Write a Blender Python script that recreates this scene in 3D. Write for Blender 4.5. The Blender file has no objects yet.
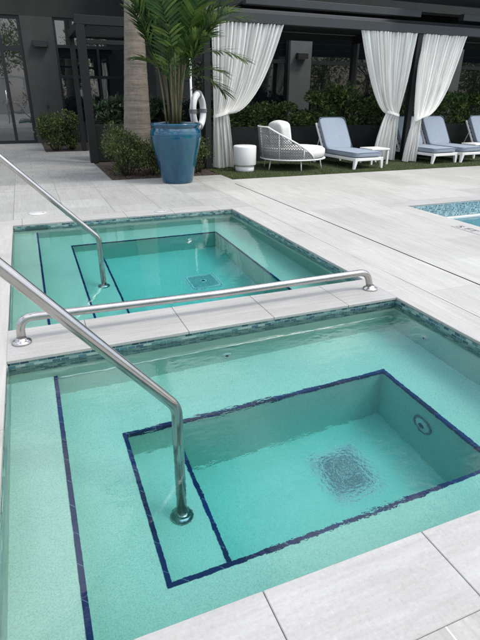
import bpy, math, random
from mathutils import Vector, Matrix, noise
random.seed(7)
scene = bpy.context.scene
col = scene.collection

# ------------------------------------------------------------------ camera
cam_d = bpy.data.cameras.new('camera')
cam = bpy.data.objects.new('camera', cam_d); col.objects.link(cam)
PITCH, ROLL, YAW = math.radians(24.468), math.radians(0.43886), math.radians(22.3505)
fwd = Vector((math.sin(YAW)*math.cos(PITCH), math.cos(YAW)*math.cos(PITCH), -math.sin(PITCH)))
rt = Vector((math.cos(YAW), -math.sin(YAW), 0)); up = rt.cross(fwd)
rt2 = rt*math.cos(ROLL) + up*math.sin(ROLL); up2 = up*math.cos(ROLL) - rt*math.sin(ROLL)
cam.matrix_world = Matrix.Translation((0.300, -2.8014, 1.4)) @ Matrix((rt2, up2, -fwd)).transposed().to_4x4()
cam_d.sensor_fit = 'VERTICAL'; cam_d.sensor_height = 36.0
cam_d.lens = 36.0*492.434/640.0
cam_d.clip_start = 0.05; cam_d.clip_end = 1000
scene.camera = cam

# ------------------------------------------------------------------ sky, sun, exposure
SUN_EL, SUN_AZ = math.radians(56), math.radians(130)     # azimuth clockwise from +Y: high over the right-hand side, softened by cloud
w = bpy.data.worlds.new('World'); scene.world = w; w.use_nodes = True
nt = w.node_tree; nt.nodes.clear()
sky = nt.nodes.new('ShaderNodeTexSky'); sky.sky_type = 'NISHITA'; sky.sun_disc = False
sky.sun_elevation = SUN_EL; sky.sun_rotation = SUN_AZ; sky.air_density = 1.0; sky.dust_density = 2.0
tc = nt.nodes.new('ShaderNodeTexCoord')
mp = nt.nodes.new('ShaderNodeMapping'); mp.inputs['Scale'].default_value = (1.6, 1.6, 4.0); mp.inputs['Rotation'].default_value = (0, 0, 1.0)
nz = nt.nodes.new('ShaderNodeTexNoise'); nz.inputs['Scale'].default_value = 2.2; nz.inputs['Detail'].default_value = 7; nz.inputs['Roughness'].default_value = 0.58
rp = nt.nodes.new('ShaderNodeValToRGB'); rp.color_ramp.elements[0].position = 0.43; rp.color_ramp.elements[1].position = 0.61
mx = nt.nodes.new('ShaderNodeMix'); mx.data_type = 'RGBA'
mx.inputs[7].default_value = (10.5, 10.6, 10.9, 1)            # cloud, in the sky texture's own units
sx_ = nt.nodes.new('ShaderNodeSeparateXYZ'); nt.links.new(tc.outputs['Generated'], sx_.inputs[0])     # overcast cloud is brighter overhead than at the horizon
cr_ = nt.nodes.new('ShaderNodeMapRange'); cr_.inputs['To Min'].default_value = 0.26; cr_.inputs['To Max'].default_value = 1.55; nt.links.new(sx_.outputs['Z'], cr_.inputs['Value'])
cl_ = nt.nodes.new('ShaderNodeVectorMath'); cl_.operation = 'SCALE'; cl_.inputs[0].default_value = (10.6, 10.6, 10.8); nt.links.new(cr_.outputs[0], cl_.inputs['Scale']); nt.links.new(cl_.outputs[0], mx.inputs[7])
bg = nt.nodes.new('ShaderNodeBackground'); bg.inputs['Strength'].default_value = 0.145
out = nt.nodes.new('ShaderNodeOutputWorld')
L = nt.links.new
L(tc.outputs['Generated'], mp.inputs['Vector']); L(mp.outputs[0], nz.inputs['Vector']); L(nz.outputs[0], rp.inputs[0])
L(rp.outputs[0], mx.inputs[0]); L(sky.outputs[0], mx.inputs[6]); L(mx.outputs[2], bg.inputs[0]); L(bg.outputs[0], out.inputs[0])
sd = bpy.data.lights.new('sun', 'SUN'); sd.energy = 1.5; sd.angle = math.radians(12); sd.color = (1, 0.96, 0.895)
sun = bpy.data.objects.new('sun', sd); col.objects.link(sun)
sdir = Vector((math.sin(SUN_AZ)*math.cos(SUN_EL), math.cos(SUN_AZ)*math.cos(SUN_EL), math.sin(SUN_EL)))
sun.rotation_euler = sdir.to_track_quat('Z', 'Y').to_euler(); sun.location = sdir*30
scene.view_settings.view_transform = 'Standard'; scene.view_settings.look = 'None'
scene.view_settings.exposure = 0.74; scene.view_settings.gamma = 1.0
scene.render.engine = 'CYCLES'
cy = scene.cycles
cy.max_bounces = 12; cy.diffuse_bounces = 4; cy.glossy_bounces = 4; cy.transmission_bounces = 8; cy.transparent_max_bounces = 8
cy.caustics_refractive = True; cy.caustics_reflective = False; cy.sample_clamp_indirect = 6.0; cy.use_denoising = True

# ------------------------------------------------------------------ materials
def new_mat(name):
    m = bpy.data.materials.new(name); m.use_nodes = True
    n = m.node_tree.nodes; l = m.node_tree.links
    return m, n, l, n['Principled BSDF']
def simple(name, c, rough=0.6, metal=0.0, spec=0.5, var=0.0, vscale=8.0, bump=0.0, bscale=60.0, stretch=(1, 1, 1), c2=None):
    m, n, l, p = new_mat(name)
    p.inputs['Base Color'].default_value = (*c, 1); p.inputs['Roughness'].default_value = rough
    p.inputs['Metallic'].default_value = metal; p.inputs['Specular IOR Level'].default_value = spec
    if var or bump:
        t = n.new('ShaderNodeTexCoord'); mpn = n.new('ShaderNodeMapping'); mpn.inputs['Scale'].default_value = stretch
        l.new(t.outputs['Object'], mpn.inputs[0])
    if var:
        z = n.new('ShaderNodeTexNoise'); z.inputs['Scale'].default_value = vscale; z.inputs['Detail'].default_value = 6
        l.new(mpn.outputs[0], z.inputs['Vector'])
        r = n.new('ShaderNodeValToRGB'); e = r.color_ramp.elements
        e[0].position = 0.3; e[1].position = 0.7
        cc = c2 or c
        e[0].color = (*[x*(1-var) for x in c], 1); e[1].color = (*[min(1, x*(1+var)) for x in cc], 1)
        l.new(z.outputs[0], r.inputs[0]); l.new(r.outputs[0], p.inputs['Base Color'])
    if bump:
        z2 = n.new('ShaderNodeTexNoise'); z2.inputs['Scale'].default_value = bscale; z2.inputs['Detail'].default_value = 4
        l.new(mpn.outputs[0], z2.inputs['Vector'])
        b = n.new('ShaderNodeBump'); b.inputs['Strength'].default_value = bump; b.inputs['Distance'].default_value = 0.01
        l.new(z2.outputs[0], b.inputs['Height']); l.new(b.outputs[0], p.inputs['Normal'])
    return m
def add_noise(n, l, vec, scale, detail=5, rough=0.55, stretch=None, rot=None, kind='ShaderNodeTexNoise'):
    mpn = n.new('ShaderNodeMapping')
    if stretch: mpn.inputs['Scale'].default_value = stretch
    if rot: mpn.inputs['Rotation'].default_value = rot
    l.new(vec, mpn.inputs[0])
    z = n.new(kind); z.inputs['Scale'].default_value = scale
    if kind == 'ShaderNodeTexNoise':
        z.inputs['Detail'].default_value = detail; z.inputs['Roughness'].default_value = rough
    l.new(mpn.outputs[0], z.inputs['Vector'])
    return z.outputs[0]
def ramp(n, l, src, stops, interp='LINEAR'):
    r = n.new('ShaderNodeValToRGB'); r.color_ramp.interpolation = interp
    e = r.color_ramp.elements
    while len(e) > 1: e.remove(e[-1])
    e[0].position = stops[0][0]; e[0].color = (*stops[0][1], 1)
    for pz, c in stops[1:]:
        k = e.new(pz); k.color = (*c, 1)
    l.new(src, r.inputs[0]); return r.outputs[0]
def mixc(n, l, fac, a, b, mode='MIX'):
    q = n.new('ShaderNodeMix'); q.data_type = 'RGBA'; q.blend_type = mode
    for sock, v in ((q.inputs[0], fac), (q.inputs[6], a), (q.inputs[7], b)):
        if isinstance(v, (int, float)): sock.default_value = v
        elif isinstance(v, tuple): sock.default_value = (*v, 1)
        else: l.new(v, sock)
    return q.outputs[2]

def stone(name, base, along='y', joints=None, amp=1.0):
    """vein-cut porcelain: fine streaks running one way, soft clouds, thin joints"""
    m, n, l, p = new_mat(name)
    t = n.new('ShaderNodeTexCoord').outputs['Object']
    st = (34, 3.0, 30) if along == 'y' else (3.0, 34, 30)
    st2 = (9, 1.2, 9) if along == 'y' else (1.2, 9, 9)
    z1 = add_noise(n, l, t, 1.0, 5, 0.6, st)
    z2 = add_noise(n, l, t, 1.0, 4, 0.6, st2)
    z3 = add_noise(n, l, t, 62, 6, 0.75)
    z4 = add_noise(n, l, t, 1.3, 4, 0.6)
    d = [x*(1-0.11*amp) for x in base]; h = [min(1, x*(1+0.12*amp)) for x in base]
    c1 = ramp(n, l, z1, [(0.30, tuple(d)), (0.52, tuple(base)), (0.72, tuple(h))])
    c2 = ramp(n, l, z2, [(0.3, (0.91, 0.90, 0.89)), (0.62, (1.03, 1.03, 1.03))])
    c3 = ramp(n, l, z3, [(0.34, (0.86, 0.85, 0.84)), (0.45, (0.98, 0.98, 0.98)), (0.58, (1.02, 1.02, 1.02)), (0.66, (1.15, 1.15, 1.15))])
    c4 = ramp(n, l, z4, [(0.3, (0.93, 0.93, 0.925)), (0.7, (1.03, 1.03, 1.03))])
    c = mixc(n, l, 1.0, c1, c2, 'MULTIPLY'); c = mixc(n, l, 1.0, c, c3, 'MULTIPLY'); c = mixc(n, l, 1.0, c, c4, 'MULTIPLY')
    if joints:
        b = n.new('ShaderNodeTexBrick'); b.offset = joints.get('offset', 0.5); b.squash = 1
        b.inputs['Scale'].default_value = 1; b.inputs['Brick Width'].default_value = joints['w']; b.inputs['Row Height'].default_value = joints['h']
        b.inputs['Mortar Size'].default_value = joints['m']; b.inputs['Mortar Smooth'].default_value = 0.3
        b.inputs['Color1'].default_value = (0.88, 0.88, 0.87, 1); b.inputs['Color2'].default_value = (1.07, 1.07, 1.07, 1)
        mj = n.new('ShaderNodeMapping'); mj.inputs['Rotation'].default_value = (0, 0, joints.get('rot', 0)); mj.inputs['Location'].default_value = joints.get('loc', (0, 0, 0))
        l.new(t, mj.inputs[0]); l.new(mj.outputs[0], b.inputs['Vector'])
        c = mixc(n, l, 1.0, c, b.outputs['Color'], 'MULTIPLY')
        c = mixc(n, l, b.outputs['Fac'], c, joints.get('col', (0.40, 0.39, 0.37)))
    l.new(c, p.inputs['Base Color'])
    rr = ramp(n, l, z1, [(0.3, (0.62,)*3), (0.7, (0.46,)*3)]); l.new(rr, p.inputs['Roughness'])
    bp = n.new('ShaderNodeBump'); bp.inputs['Strength'].default_value = 0.35; bp.inputs['Distance'].default_value = 0.003
    l.new(z3, bp.inputs['Height']); l.new(bp.outputs[0], p.inputs['Normal'])
    return m

M = {}
M['deck'] = stone('deck_stone', (0.388, 0.385, 0.362), 'y', dict(w=1.2, h=0.617, m=0.0028, rot=math.pi/2, loc=(0.0, 0.0, 0), col=(0.30, 0.295, 0.28)), 0.75)
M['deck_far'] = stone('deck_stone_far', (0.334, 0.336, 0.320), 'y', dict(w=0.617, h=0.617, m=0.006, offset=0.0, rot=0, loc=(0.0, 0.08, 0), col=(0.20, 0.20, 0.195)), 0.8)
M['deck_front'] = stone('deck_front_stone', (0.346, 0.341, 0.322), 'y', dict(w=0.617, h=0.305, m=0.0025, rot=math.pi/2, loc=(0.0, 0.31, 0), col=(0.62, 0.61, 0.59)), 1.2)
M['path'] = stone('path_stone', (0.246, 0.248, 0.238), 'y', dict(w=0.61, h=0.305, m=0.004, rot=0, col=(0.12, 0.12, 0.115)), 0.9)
M['coping_x'] = stone('coping_stone_across', (0.348, 0.345, 0.333), 'x', None, 0.9)
M['coping_y'] = stone('coping_stone_along', (0.388, 0.382, 0.362), 'y', None, 0.8)
M['grout'] = simple('joint_grout', (0.1560, 0.1482, 0.1404), 0.9)
M['slot'] = simple('slot_drain_channel', (0.035, 0.03, 0.028), 0.7)
M['substrate'] = simple('concrete', (0.3, 0.3, 0.29), 0.9, var=0.2)

def plaster(name, base):
    m, n, l, p = new_mat(name)
    t = n.new('ShaderNodeTexCoord').outputs['Object']
    z1 = add_noise(n, l, t, 160, 3, 0.7)
    z2 = add_noise(n, l, t, 3.0, 5, 0.6)
    vo = n.new('ShaderNodeTexVoronoi'); vo.inputs['Scale'].default_value = 90; l.new(t, vo.inputs['Vector'])
    c1 = ramp(n, l, z1, [(0.36, tuple(x*0.80 for x in base)), (0.5, base), (0.66, tuple(min(1, x*1.10) for x in base))])
    c2 = ramp(n, l, z2, [(0.3, (0.93, 0.95, 0.95)), (0.7, (1.05, 1.03, 1.03))])
    c3 = ramp(n, l, vo.outputs['Distance'], [(0.04, (0.70, 0.76, 0.75)), (0.12, (1, 1, 1))])
    c = mixc(n, l, 1.0, c1, c2, 'MULTIPLY'); c = mixc(n, l, 0.55, c, c3, 'MULTIPLY')
    l.new(c, p.inputs['Base Color']); p.inputs['Roughness'].default_value = 0.7
    return m
M['plaster'] = plaster('pool_plaster', (0.375, 0.560, 0.460))
M['plaster_big'] = plaster('pool_plaster_blue', (0.36, 0.62, 0.64))

def mosaic(name, bw, bh, stops, mortar, msize, rough=0.16):
    m, n, l, p = new_mat(name)
    uv = n.new('ShaderNodeUVMap').outputs[0]
    b = n.new('ShaderNodeTexBrick'); b.offset = 0.5; b.inputs['Scale'].default_value = 1
    b.inputs['Brick Width'].default_value = bw; b.inputs['Row Height'].default_value = bh
    b.inputs['Mortar Size'].default_value = msize; b.inputs['Mortar Smooth'].default_value = 0.1
    b.inputs['Color1'].default_value = (0, 0, 0, 1); b.inputs['Color2'].default_value = (1, 1, 1, 1); b.inputs['Mortar'].default_value = (0.5, 0.5, 0.5, 1)
    l.new(uv, b.inputs['Vector'])
    c = ramp(n, l, b.outputs['Color'], stops, 'CONSTANT')
    c = mixc(n, l, b.outputs['Fac'], c, mortar)
    l.new(c, p.inputs['Base Color']); p.inputs['Roughness'].default_value = rough
    if 'trim' in name: p.inputs['Specular IOR Level'].default_value = 0.15
    return m
M['tile'] = mosaic('waterline_mosaic', 0.050, 0.020, [(0, (0.15, 0.26, 0.24)), (0.16, (0.03, 0.085, 0.115)), (0.34, (0.11, 0.22, 0.21)), (0.48, (0.045, 0.135, 0.165)), (0.62, (0.24, 0.34, 0.31)), (0.76, (0.07, 0.17, 0.18)), (0.90, (0.02, 0.06, 0.09))], (0.22, 0.29, 0.27), 0.0022)
M['tile_big'] = mosaic('pool_mosaic', 0.026, 0.026, [(0, (0.10, 0.22, 0.26)), (0.25, (0.22, 0.36, 0.38)), (0.45, (0.05, 0.12, 0.16)), (0.6, (0.32, 0.44, 0.45)), (0.8, (0.14, 0.27, 0.31))], (0.40, 0.45, 0.45), 0.002)
M['blue_tile'] = mosaic('blue_trim_tile', 0.152, 0.5, [(0, (0.0004, 0.015, 0.075)), (0.35, (0.0004, 0.023, 0.105)), (0.7, (0.0004, 0.012, 0.055))], (0.09, 0.17, 0.24), 0.0022, 0.3)
M['grate_tile'] = mosaic('drain_mosaic', 0.026, 0.026, [(0, (0.17, 0.13, 0.14)), (0.3, (0.08, 0.07, 0.085)), (0.55, (0.34, 0.27, 0.27)), (0.72, (0.05, 0.045, 0.055)), (0.92, (0.75, 0.62, 0.58))], (0.19, 0.165, 0.17), 0.003, 0.4)
M['wall_line'] = simple('pale_wavy_line', (0.56, 0.66, 0.60), 0.6)
M['drain_rim'] = simple('drain_rim', (0.60, 0.55, 0.52), 0.5)
M['fitting'] = simple('white_fitting', (0.50, 0.58, 0.55), 0.45)
M['fitting_rim'] = simple('fitting_rim_grey', (0.10, 0.16, 0.15), 0.5)
M['fitting_dark'] = simple('fitting_recess', (0.03, 0.06, 0.065), 0.5)
M['skimmer'] = simple('skimmer_mouth', (0.04, 0.085, 0.08), 0.4)

def water(name, ripples, absorb, dens):
    m = bpy.data.materials.new(name); m.use_nodes = True; n = m.node_tree.nodes; l = m.node_tree.links; n.clear()
    t = n.new('ShaderNodeTexCoord').outputs['Object']
    o = n.new('ShaderNodeOutputMaterial')
    fr = n.new('ShaderNodeBsdfGlass'); fr.distribution = 'BECKMANN'; fr.inputs['Roughness'].default_value = 0.0; fr.inputs['IOR'].default_value = 1.333; fr.inputs['Color'].default_value = (1, 1, 1, 1)
    h = None
    for (scale, amp, centre, r0, r1, stretch) in ripples:
        z = add_noise(n, l, t, scale, 3, 0.5, stretch)
        a = n.new('ShaderNodeMath'); a.operation = 'MULTIPLY'; l.new(z, a.inputs[0]); a.inputs[1].default_value = amp
        v = a.outputs[0]
        if centre:
            vd = n.new('ShaderNodeVectorMath'); vd.operation = 'DISTANCE'; l.new(t, vd.inputs[0]); vd.inputs[1].default_value = centre
            mr = n.new('ShaderNodeMapRange'); mr.interpolation_type = 'SMOOTHSTEP'
            mr.inputs['From Min'].default_value = r1; mr.inputs['From Max'].default_value = r0
            l.new(vd.outputs['Value'], mr.inputs['Value'])
            b = n.new('ShaderNodeMath'); b.operation = 'MULTIPLY'; l.new(v, b.inputs[0]); l.new(mr.outputs[0], b.inputs[1]); v = b.outputs[0]
        if h is None: h = v
        else:
            s = n.new('ShaderNodeMath'); s.operation = 'ADD'; l.new(h, s.inputs[0]); l.new(v, s.inputs[1]); h = s.outputs[0]
    bp = n.new('ShaderNodeBump'); bp.inputs['Strength'].default_value = 1.0; bp.inputs['Distance'].default_value = 1.0
    l.new(h, bp.inputs['Height']); l.new(bp.outputs[0], fr.inputs['Normal'])
    l.new(fr.outputs[0], o.inputs['Surface'])
    va = n.new('ShaderNodeVolumeAbsorption'); va.inputs['Color'].default_value = (*absorb, 1); va.inputs['Density'].default_value = dens
    l.new(va.outputs[0], o.inputs['Volume'])
    return m
M['water_near'] = water('spa_water', [(3.0, 0.0016, None, 0, 0, None), (11, 0.0010, None, 0, 0, (1, 1.6, 1)),
    (20, 0.0016, (1.36, -1.42, -0.055), 0.06, 0.80, None), (60, 0.0030, (1.36, -1.49, -0.055), 0.10, 0.25, None),
    (22, 0.0020, (1.05, -0.98, -0.055), 0.1, 0.75, (0.6, 1.5, 1)), (30, 0.0011, (1.15, -1.66, -0.055), 0.1, 0.75, None)], (0.20, 0.90, 0.965), 0.72)
M['water_far'] = water('spa_water_calm', [(3.0, 0.0016, None, 0, 0, None), (9, 0.0006, None, 0, 0, (1, 1.5, 1))], (0.20, 0.90, 0.965), 0.72)
M['water_big'] = water('pool_water', [(4.0, 0.004, None, 0, 0, None), (14, 0.0012, None, 0, 0, None)], (0.10, 0.84, 0.95), 0.6)

def brushed():
    m, n, l, p = new_mat('brushed_stainless_steel')
    p.inputs['Metallic'].default_value = 1.0; p.inputs['Base Color'].default_value = (0.45, 0.435, 0.42, 1); p.inputs['Roughness'].default_value = 0.2
    t = n.new('ShaderNodeTexCoord').outputs['Object']
    z = add_noise(n, l, t, 14, 5, 0.7, (1, 8, 1)); r = ramp(n, l, z, [(0.3, (0.15,)*3), (0.7, (0.24,)*3)]); l.new(r, p.inputs['Roughness'])
    z2 = add_noise(n, l, t, 6, 4, 0.6); c = ramp(n, l, z2, [(0.3, (0.38, 0.37, 0.355)), (0.7, (0.50, 0.485, 0.47))]); l.new(c, p.inputs['Base Color'])
    return m
M['steel'] = brushed()
M['facade'] = simple('charcoal_stucco', (0.0241, 0.0267, 0.0256), 0.85, var=0.14, vscale=2.5, bump=0.25, bscale=120, spec=0.25)
M['facade_column'] = simple('grey_stucco_column', (0.0437, 0.0469, 0.0448), 0.85, var=0.12, vscale=3, bump=0.25, bscale=120, spec=0.25)
M['column'] = simple('grey_column_render', (0.088, 0.094, 0.094), 0.85, var=0.1, vscale=3, spec=0.25)
M['frame'] = simple('dark_window_frame', (0.0070, 0.0086, 0.0101), 0.45, spec=0.4)
M['pergola'] = simple('dark_bronze_aluminium', (0.0086, 0.0101, 0.0105), 0.5, spec=0.35, var=0.1, vscale=3)
M['pergola_light'] = simple('grey_aluminium_louvre', (0.0281, 0.0328, 0.0343), 0.45, spec=0.4, var=0.08, vscale=3)
M['planter_wall'] = simple('black_planter_panel', (0.0094, 0.0109, 0.0109), 0.55, var=0.15, vscale=2, spec=0.35)
M['lamp_black'] = simple('black_lamp_housing', (0.006, 0.006, 0.006), 0.5)

def glass_pane(name, ior, tint):
    m, n, l, p = new_mat(name)
    p.inputs['Base Color'].default_value = (*tint, 1); p.inputs['Roughness'].default_value = 0.015; p.inputs['IOR'].default_value = ior
    t = n.new('ShaderNodeTexCoord').outputs['Object']
    z = add_noise(n, l, t, 0.9, 2, 0.4); b = n.new('ShaderNodeBump'); b.inputs['Strength'].default_value = 0.25; b.inputs['Distance'].default_value = 0.02
    l.new(z, b.inputs['Height']); l.new(b.outputs[0], p.inputs['Normal'])
    return m
M['glass'] = glass_pane('dark_tinted_glass', 2.4, (0.006, 0.009, 0.011))
M['glass_dim'] = glass_pane('dark_glass', 1.6, (0.004, 0.006, 0.007))

def cloth_white():
    m, n, l, p = new_mat('white_curtain_fabric')
    p.inputs['Base Color'].default_value = (0.90, 0.90, 0.875, 1); p.inputs['Roughness'].default_value = 0.9; p.inputs['Specular IOR Level'].default_value = 0.1
    tr = n.new('ShaderNodeBsdfTranslucent'); tr.inputs['Color'].default_value = (0.92, 0.92, 0.88, 1)
    mxs = n.new('ShaderNodeMixShader'); mxs.inputs[0].default_value = 0.34
    l.new(p.outputs[0], mxs.inputs[1]); l.new(tr.outputs[0], mxs.inputs[2]); l.new(mxs.outputs[0], n['Material Output'].inputs['Surface'])
    return m
M['curtain'] = cloth_white()
M['blue_fabric'] = simple('grey_blue_cushion_fabric', (0.26, 0.305, 0.36), 0.9, var=0.10, vscale=50, bump=0.3, bscale=300, spec=0.2)
M['piping'] = simple('darker_blue_piping', (0.15, 0.19, 0.26), 0.9)
M['white_paint'] = simple('white_powder_coat', (0.74, 0.74, 0.72), 0.4, var=0.03)
M['white_fabric'] = simple('off_white_cushion_fabric', (0.66, 0.66, 0.63), 0.9, var=0.05, vscale=30, bump=0.3, bscale=200, spec=0.2)
M['rope'] = simple('grey_woven_rope', (0.2340, 0.2418, 0.2418), 0.8, var=0.2, vscale=60)
M['stool'] = simple('white_glazed_ceramic', (0.76, 0.76, 0.74), 0.3, var=0.03)
M['ring'] = simple('white_life_ring_foam', (0.55, 0.57, 0.58), 0.5, var=0.06)
M['ring_rope'] = simple('grey_grab_rope', (0.16, 0.17, 0.18), 0.8)
M['mulch'] = simple('brown_mulch', (0.0429, 0.0328, 0.0250), 0.95, var=0.7, vscale=38, bump=1.0, bscale=50)
M['turf'] = simple('turf_base', (0.0234, 0.0374, 0.0094), 0.95, var=0.35, vscale=25, bump=0.8, bscale=160)
M['soil'] = simple('potting_soil', (0.03, 0.022, 0.016), 0.95, var=0.4, vscale=40, bump=1, bscale=60)
M['drain_plain'] = simple('drain_cover_teal', (0.27, 0.33, 0.31), 0.5, var=0.2, vscale=60)
M['drain_mark'] = simple('drain_marking', (0.70, 0.70, 0.66), 0.5)
M['text'] = simple('black_marking', (0.02, 0.02, 0.022), 0.5)
M['white_tile'] = simple('white_marker_tile', (0.60, 0.60, 0.59), 0.35)
M['ground'] = simple('ground_concrete', (0.1950, 0.1872, 0.1716), 0.9, var=0.15, vscale=0.4)

def glazed_blue():
    m, n, l, p = new_mat('blue_glazed_ceramic')
    t = n.new('ShaderNodeTexCoord').outputs['Object']
    z = add_noise(n, l, t, 3.5, 6, 0.65, (1, 1, 0.35)); z2 = add_noise(n, l, t, 40, 4, 0.7)
    c = ramp(n, l, z, [(0.28, (0.001, 0.028, 0.060)), (0.45, (0.001, 0.055, 0.115)), (0.62, (0.001, 0.082, 0.120)), (0.8, (0.010, 0.085, 0.075))])
    c2 = ramp(n, l, z2, [(0.35, (0.72, 0.75, 0.8)), (0.6, (1.1, 1.1, 1.08))]); c = mixc(n, l, 0.7, c, c2, 'MULTIPLY')
    l.new(c, p.inputs['Base Color']); p.inputs['Roughness'].default_value = 0.14; p.inputs['Specular IOR Level'].default_value = 0.35; p.inputs['Coat Weight'].default_value = 0.7; p.inputs['Coat Roughness'].default_value = 0.05
    b = n.new('ShaderNodeBump'); b.inputs['Strength'].default_value = 0.3; b.inputs['Distance'].default_value = 0.01; l.new(z, b.inputs['Height']); l.new(b.outputs[0], p.inputs['Normal'])
    return m
M['pot'] = glazed_blue()
def bark():
    m, n, l, p = new_mat('ringed_palm_bark')
    t = n.new('ShaderNodeTexCoord').outputs['Object']
    z = add_noise(n, l, t, 2.2, 5, 0.6, (1, 1, 3.2)); zf = add_noise(n, l, t, 26, 5, 0.7, (1, 1, 0.35)); zr = add_noise(n, l, t, 1.0, 4, 0.7, (1.5, 1.5, 22))
    c = ramp(n, l, z, [(0.3, (0.135, 0.122, 0.098)), (0.47, (0.175, 0.158, 0.128)), (0.53, (0.19, 0.158, 0.13)), (0.62, (0.19, 0.172, 0.14)), (0.75, (0.24, 0.225, 0.19))])
    c2 = ramp(n, l, zf, [(0.3, (0.62, 0.60, 0.58)), (0.6, (1.05, 1.05, 1.05))]); c = mixc(n, l, 0.6, c, c2, 'MULTIPLY')
    c3 = ramp(n, l, zr, [(0.34, (0.70, 0.68, 0.66)), (0.44, (1, 1, 1)), (0.7, (1.15, 1.13, 1.1))]); c = mixc(n, l, 0.8, c, c3, 'MULTIPLY')
    l.new(c, p.inputs['Base Color']); p.inputs['Roughness'].default_value = 0.9
    b = n.new('ShaderNodeBump'); b.inputs['Strength'].default_value = 0.7; b.inputs['Distance'].default_value = 0.02; l.new(zr, b.inputs['Height']); l.new(b.outputs[0], p.inputs['Normal'])
    return m
M['bark'] = bark()
def leafmat(name, dark, mid, light, scale=6):
    m, n, l, p = new_mat(name)
    t = n.new('ShaderNodeTexCoord').outputs['Object']
    z = add_noise(n, l, t, scale, 3, 0.6)
    wn = n.new('ShaderNodeTexWhiteNoise'); g = n.new('ShaderNodeNewGeometry'); l.new(g.outputs['Random Per Island'], wn.inputs['Vector'])
    a = n.new('ShaderNodeMath'); a.operation = 'MULTIPLY'; l.new(g.outputs['Random Per Island'], a.inputs[0]); a.inputs[1].default_value = 0.45
    s = n.new('ShaderNodeMath'); s.operation = 'ADD'; l.new(a.outputs[0], s.inputs[0]); l.new(z, s.inputs[1])
    c = ramp(n, l, s.outputs[0], [(0.45, dark), (0.72, mid), (0.98, light)])
    l.new(c, p.inputs['Base Color']); p.inputs['Roughness'].default_value = 0.5; p.inputs['Specular IOR Level'].default_value = 0.35
    tr = n.new('ShaderNodeBsdfTranslucent'); l.new(c, tr.inputs['Color'])
    mxs = n.new('ShaderNodeMixShader'); mxs.inputs[0].default_value = 0.22
    l.new(p.outputs[0], mxs.inputs[1]); l.new(tr.outputs[0], mxs.inputs[2]); l.new(mxs.outputs[0], n['Material Output'].inputs['Surface'])
    return m
M['leaf_shrub'] = leafmat('shrub_leaf', (0.018, 0.034, 0.012), (0.050, 0.080, 0.022), (0.15, 0.18, 0.05))
M['leaf_hedge'] = leafmat('hedge_leaf', (0.020, 0.042, 0.014), (0.055, 0.105, 0.028), (0.20, 0.29, 0.08))
M['leaf_dark'] = leafmat('dark_leaf', (0.010, 0.024, 0.014), (0.026, 0.052, 0.026), (0.06, 0.10, 0.045))
M['leaf_palm'] = leafmat('palm_leaf', (0.015, 0.042, 0.011), (0.040, 0.095, 0.020), (0.13, 0.20, 0.04), 3)
M['leaf_tree'] = leafmat('tree_leaf', (0.05, 0.09, 0.03), (0.11, 0.17, 0.05), (0.21, 0.29, 0.10), 0.5)
M['palm_stem'] = simple('palm_stem', (0.05, 0.062, 0.024), 0.6, var=0.4, vscale=12, stretch=(1, 1, 0.3), c2=(0.12, 0.10, 0.045))
M['twig'] = simple('twig', (0.07, 0.05, 0.035), 0.9)
M['blade'] = leafmat('turf_blade', (0.032, 0.050, 0.010), (0.065, 0.092, 0.018), (0.14, 0.165, 0.045), 2)

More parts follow.
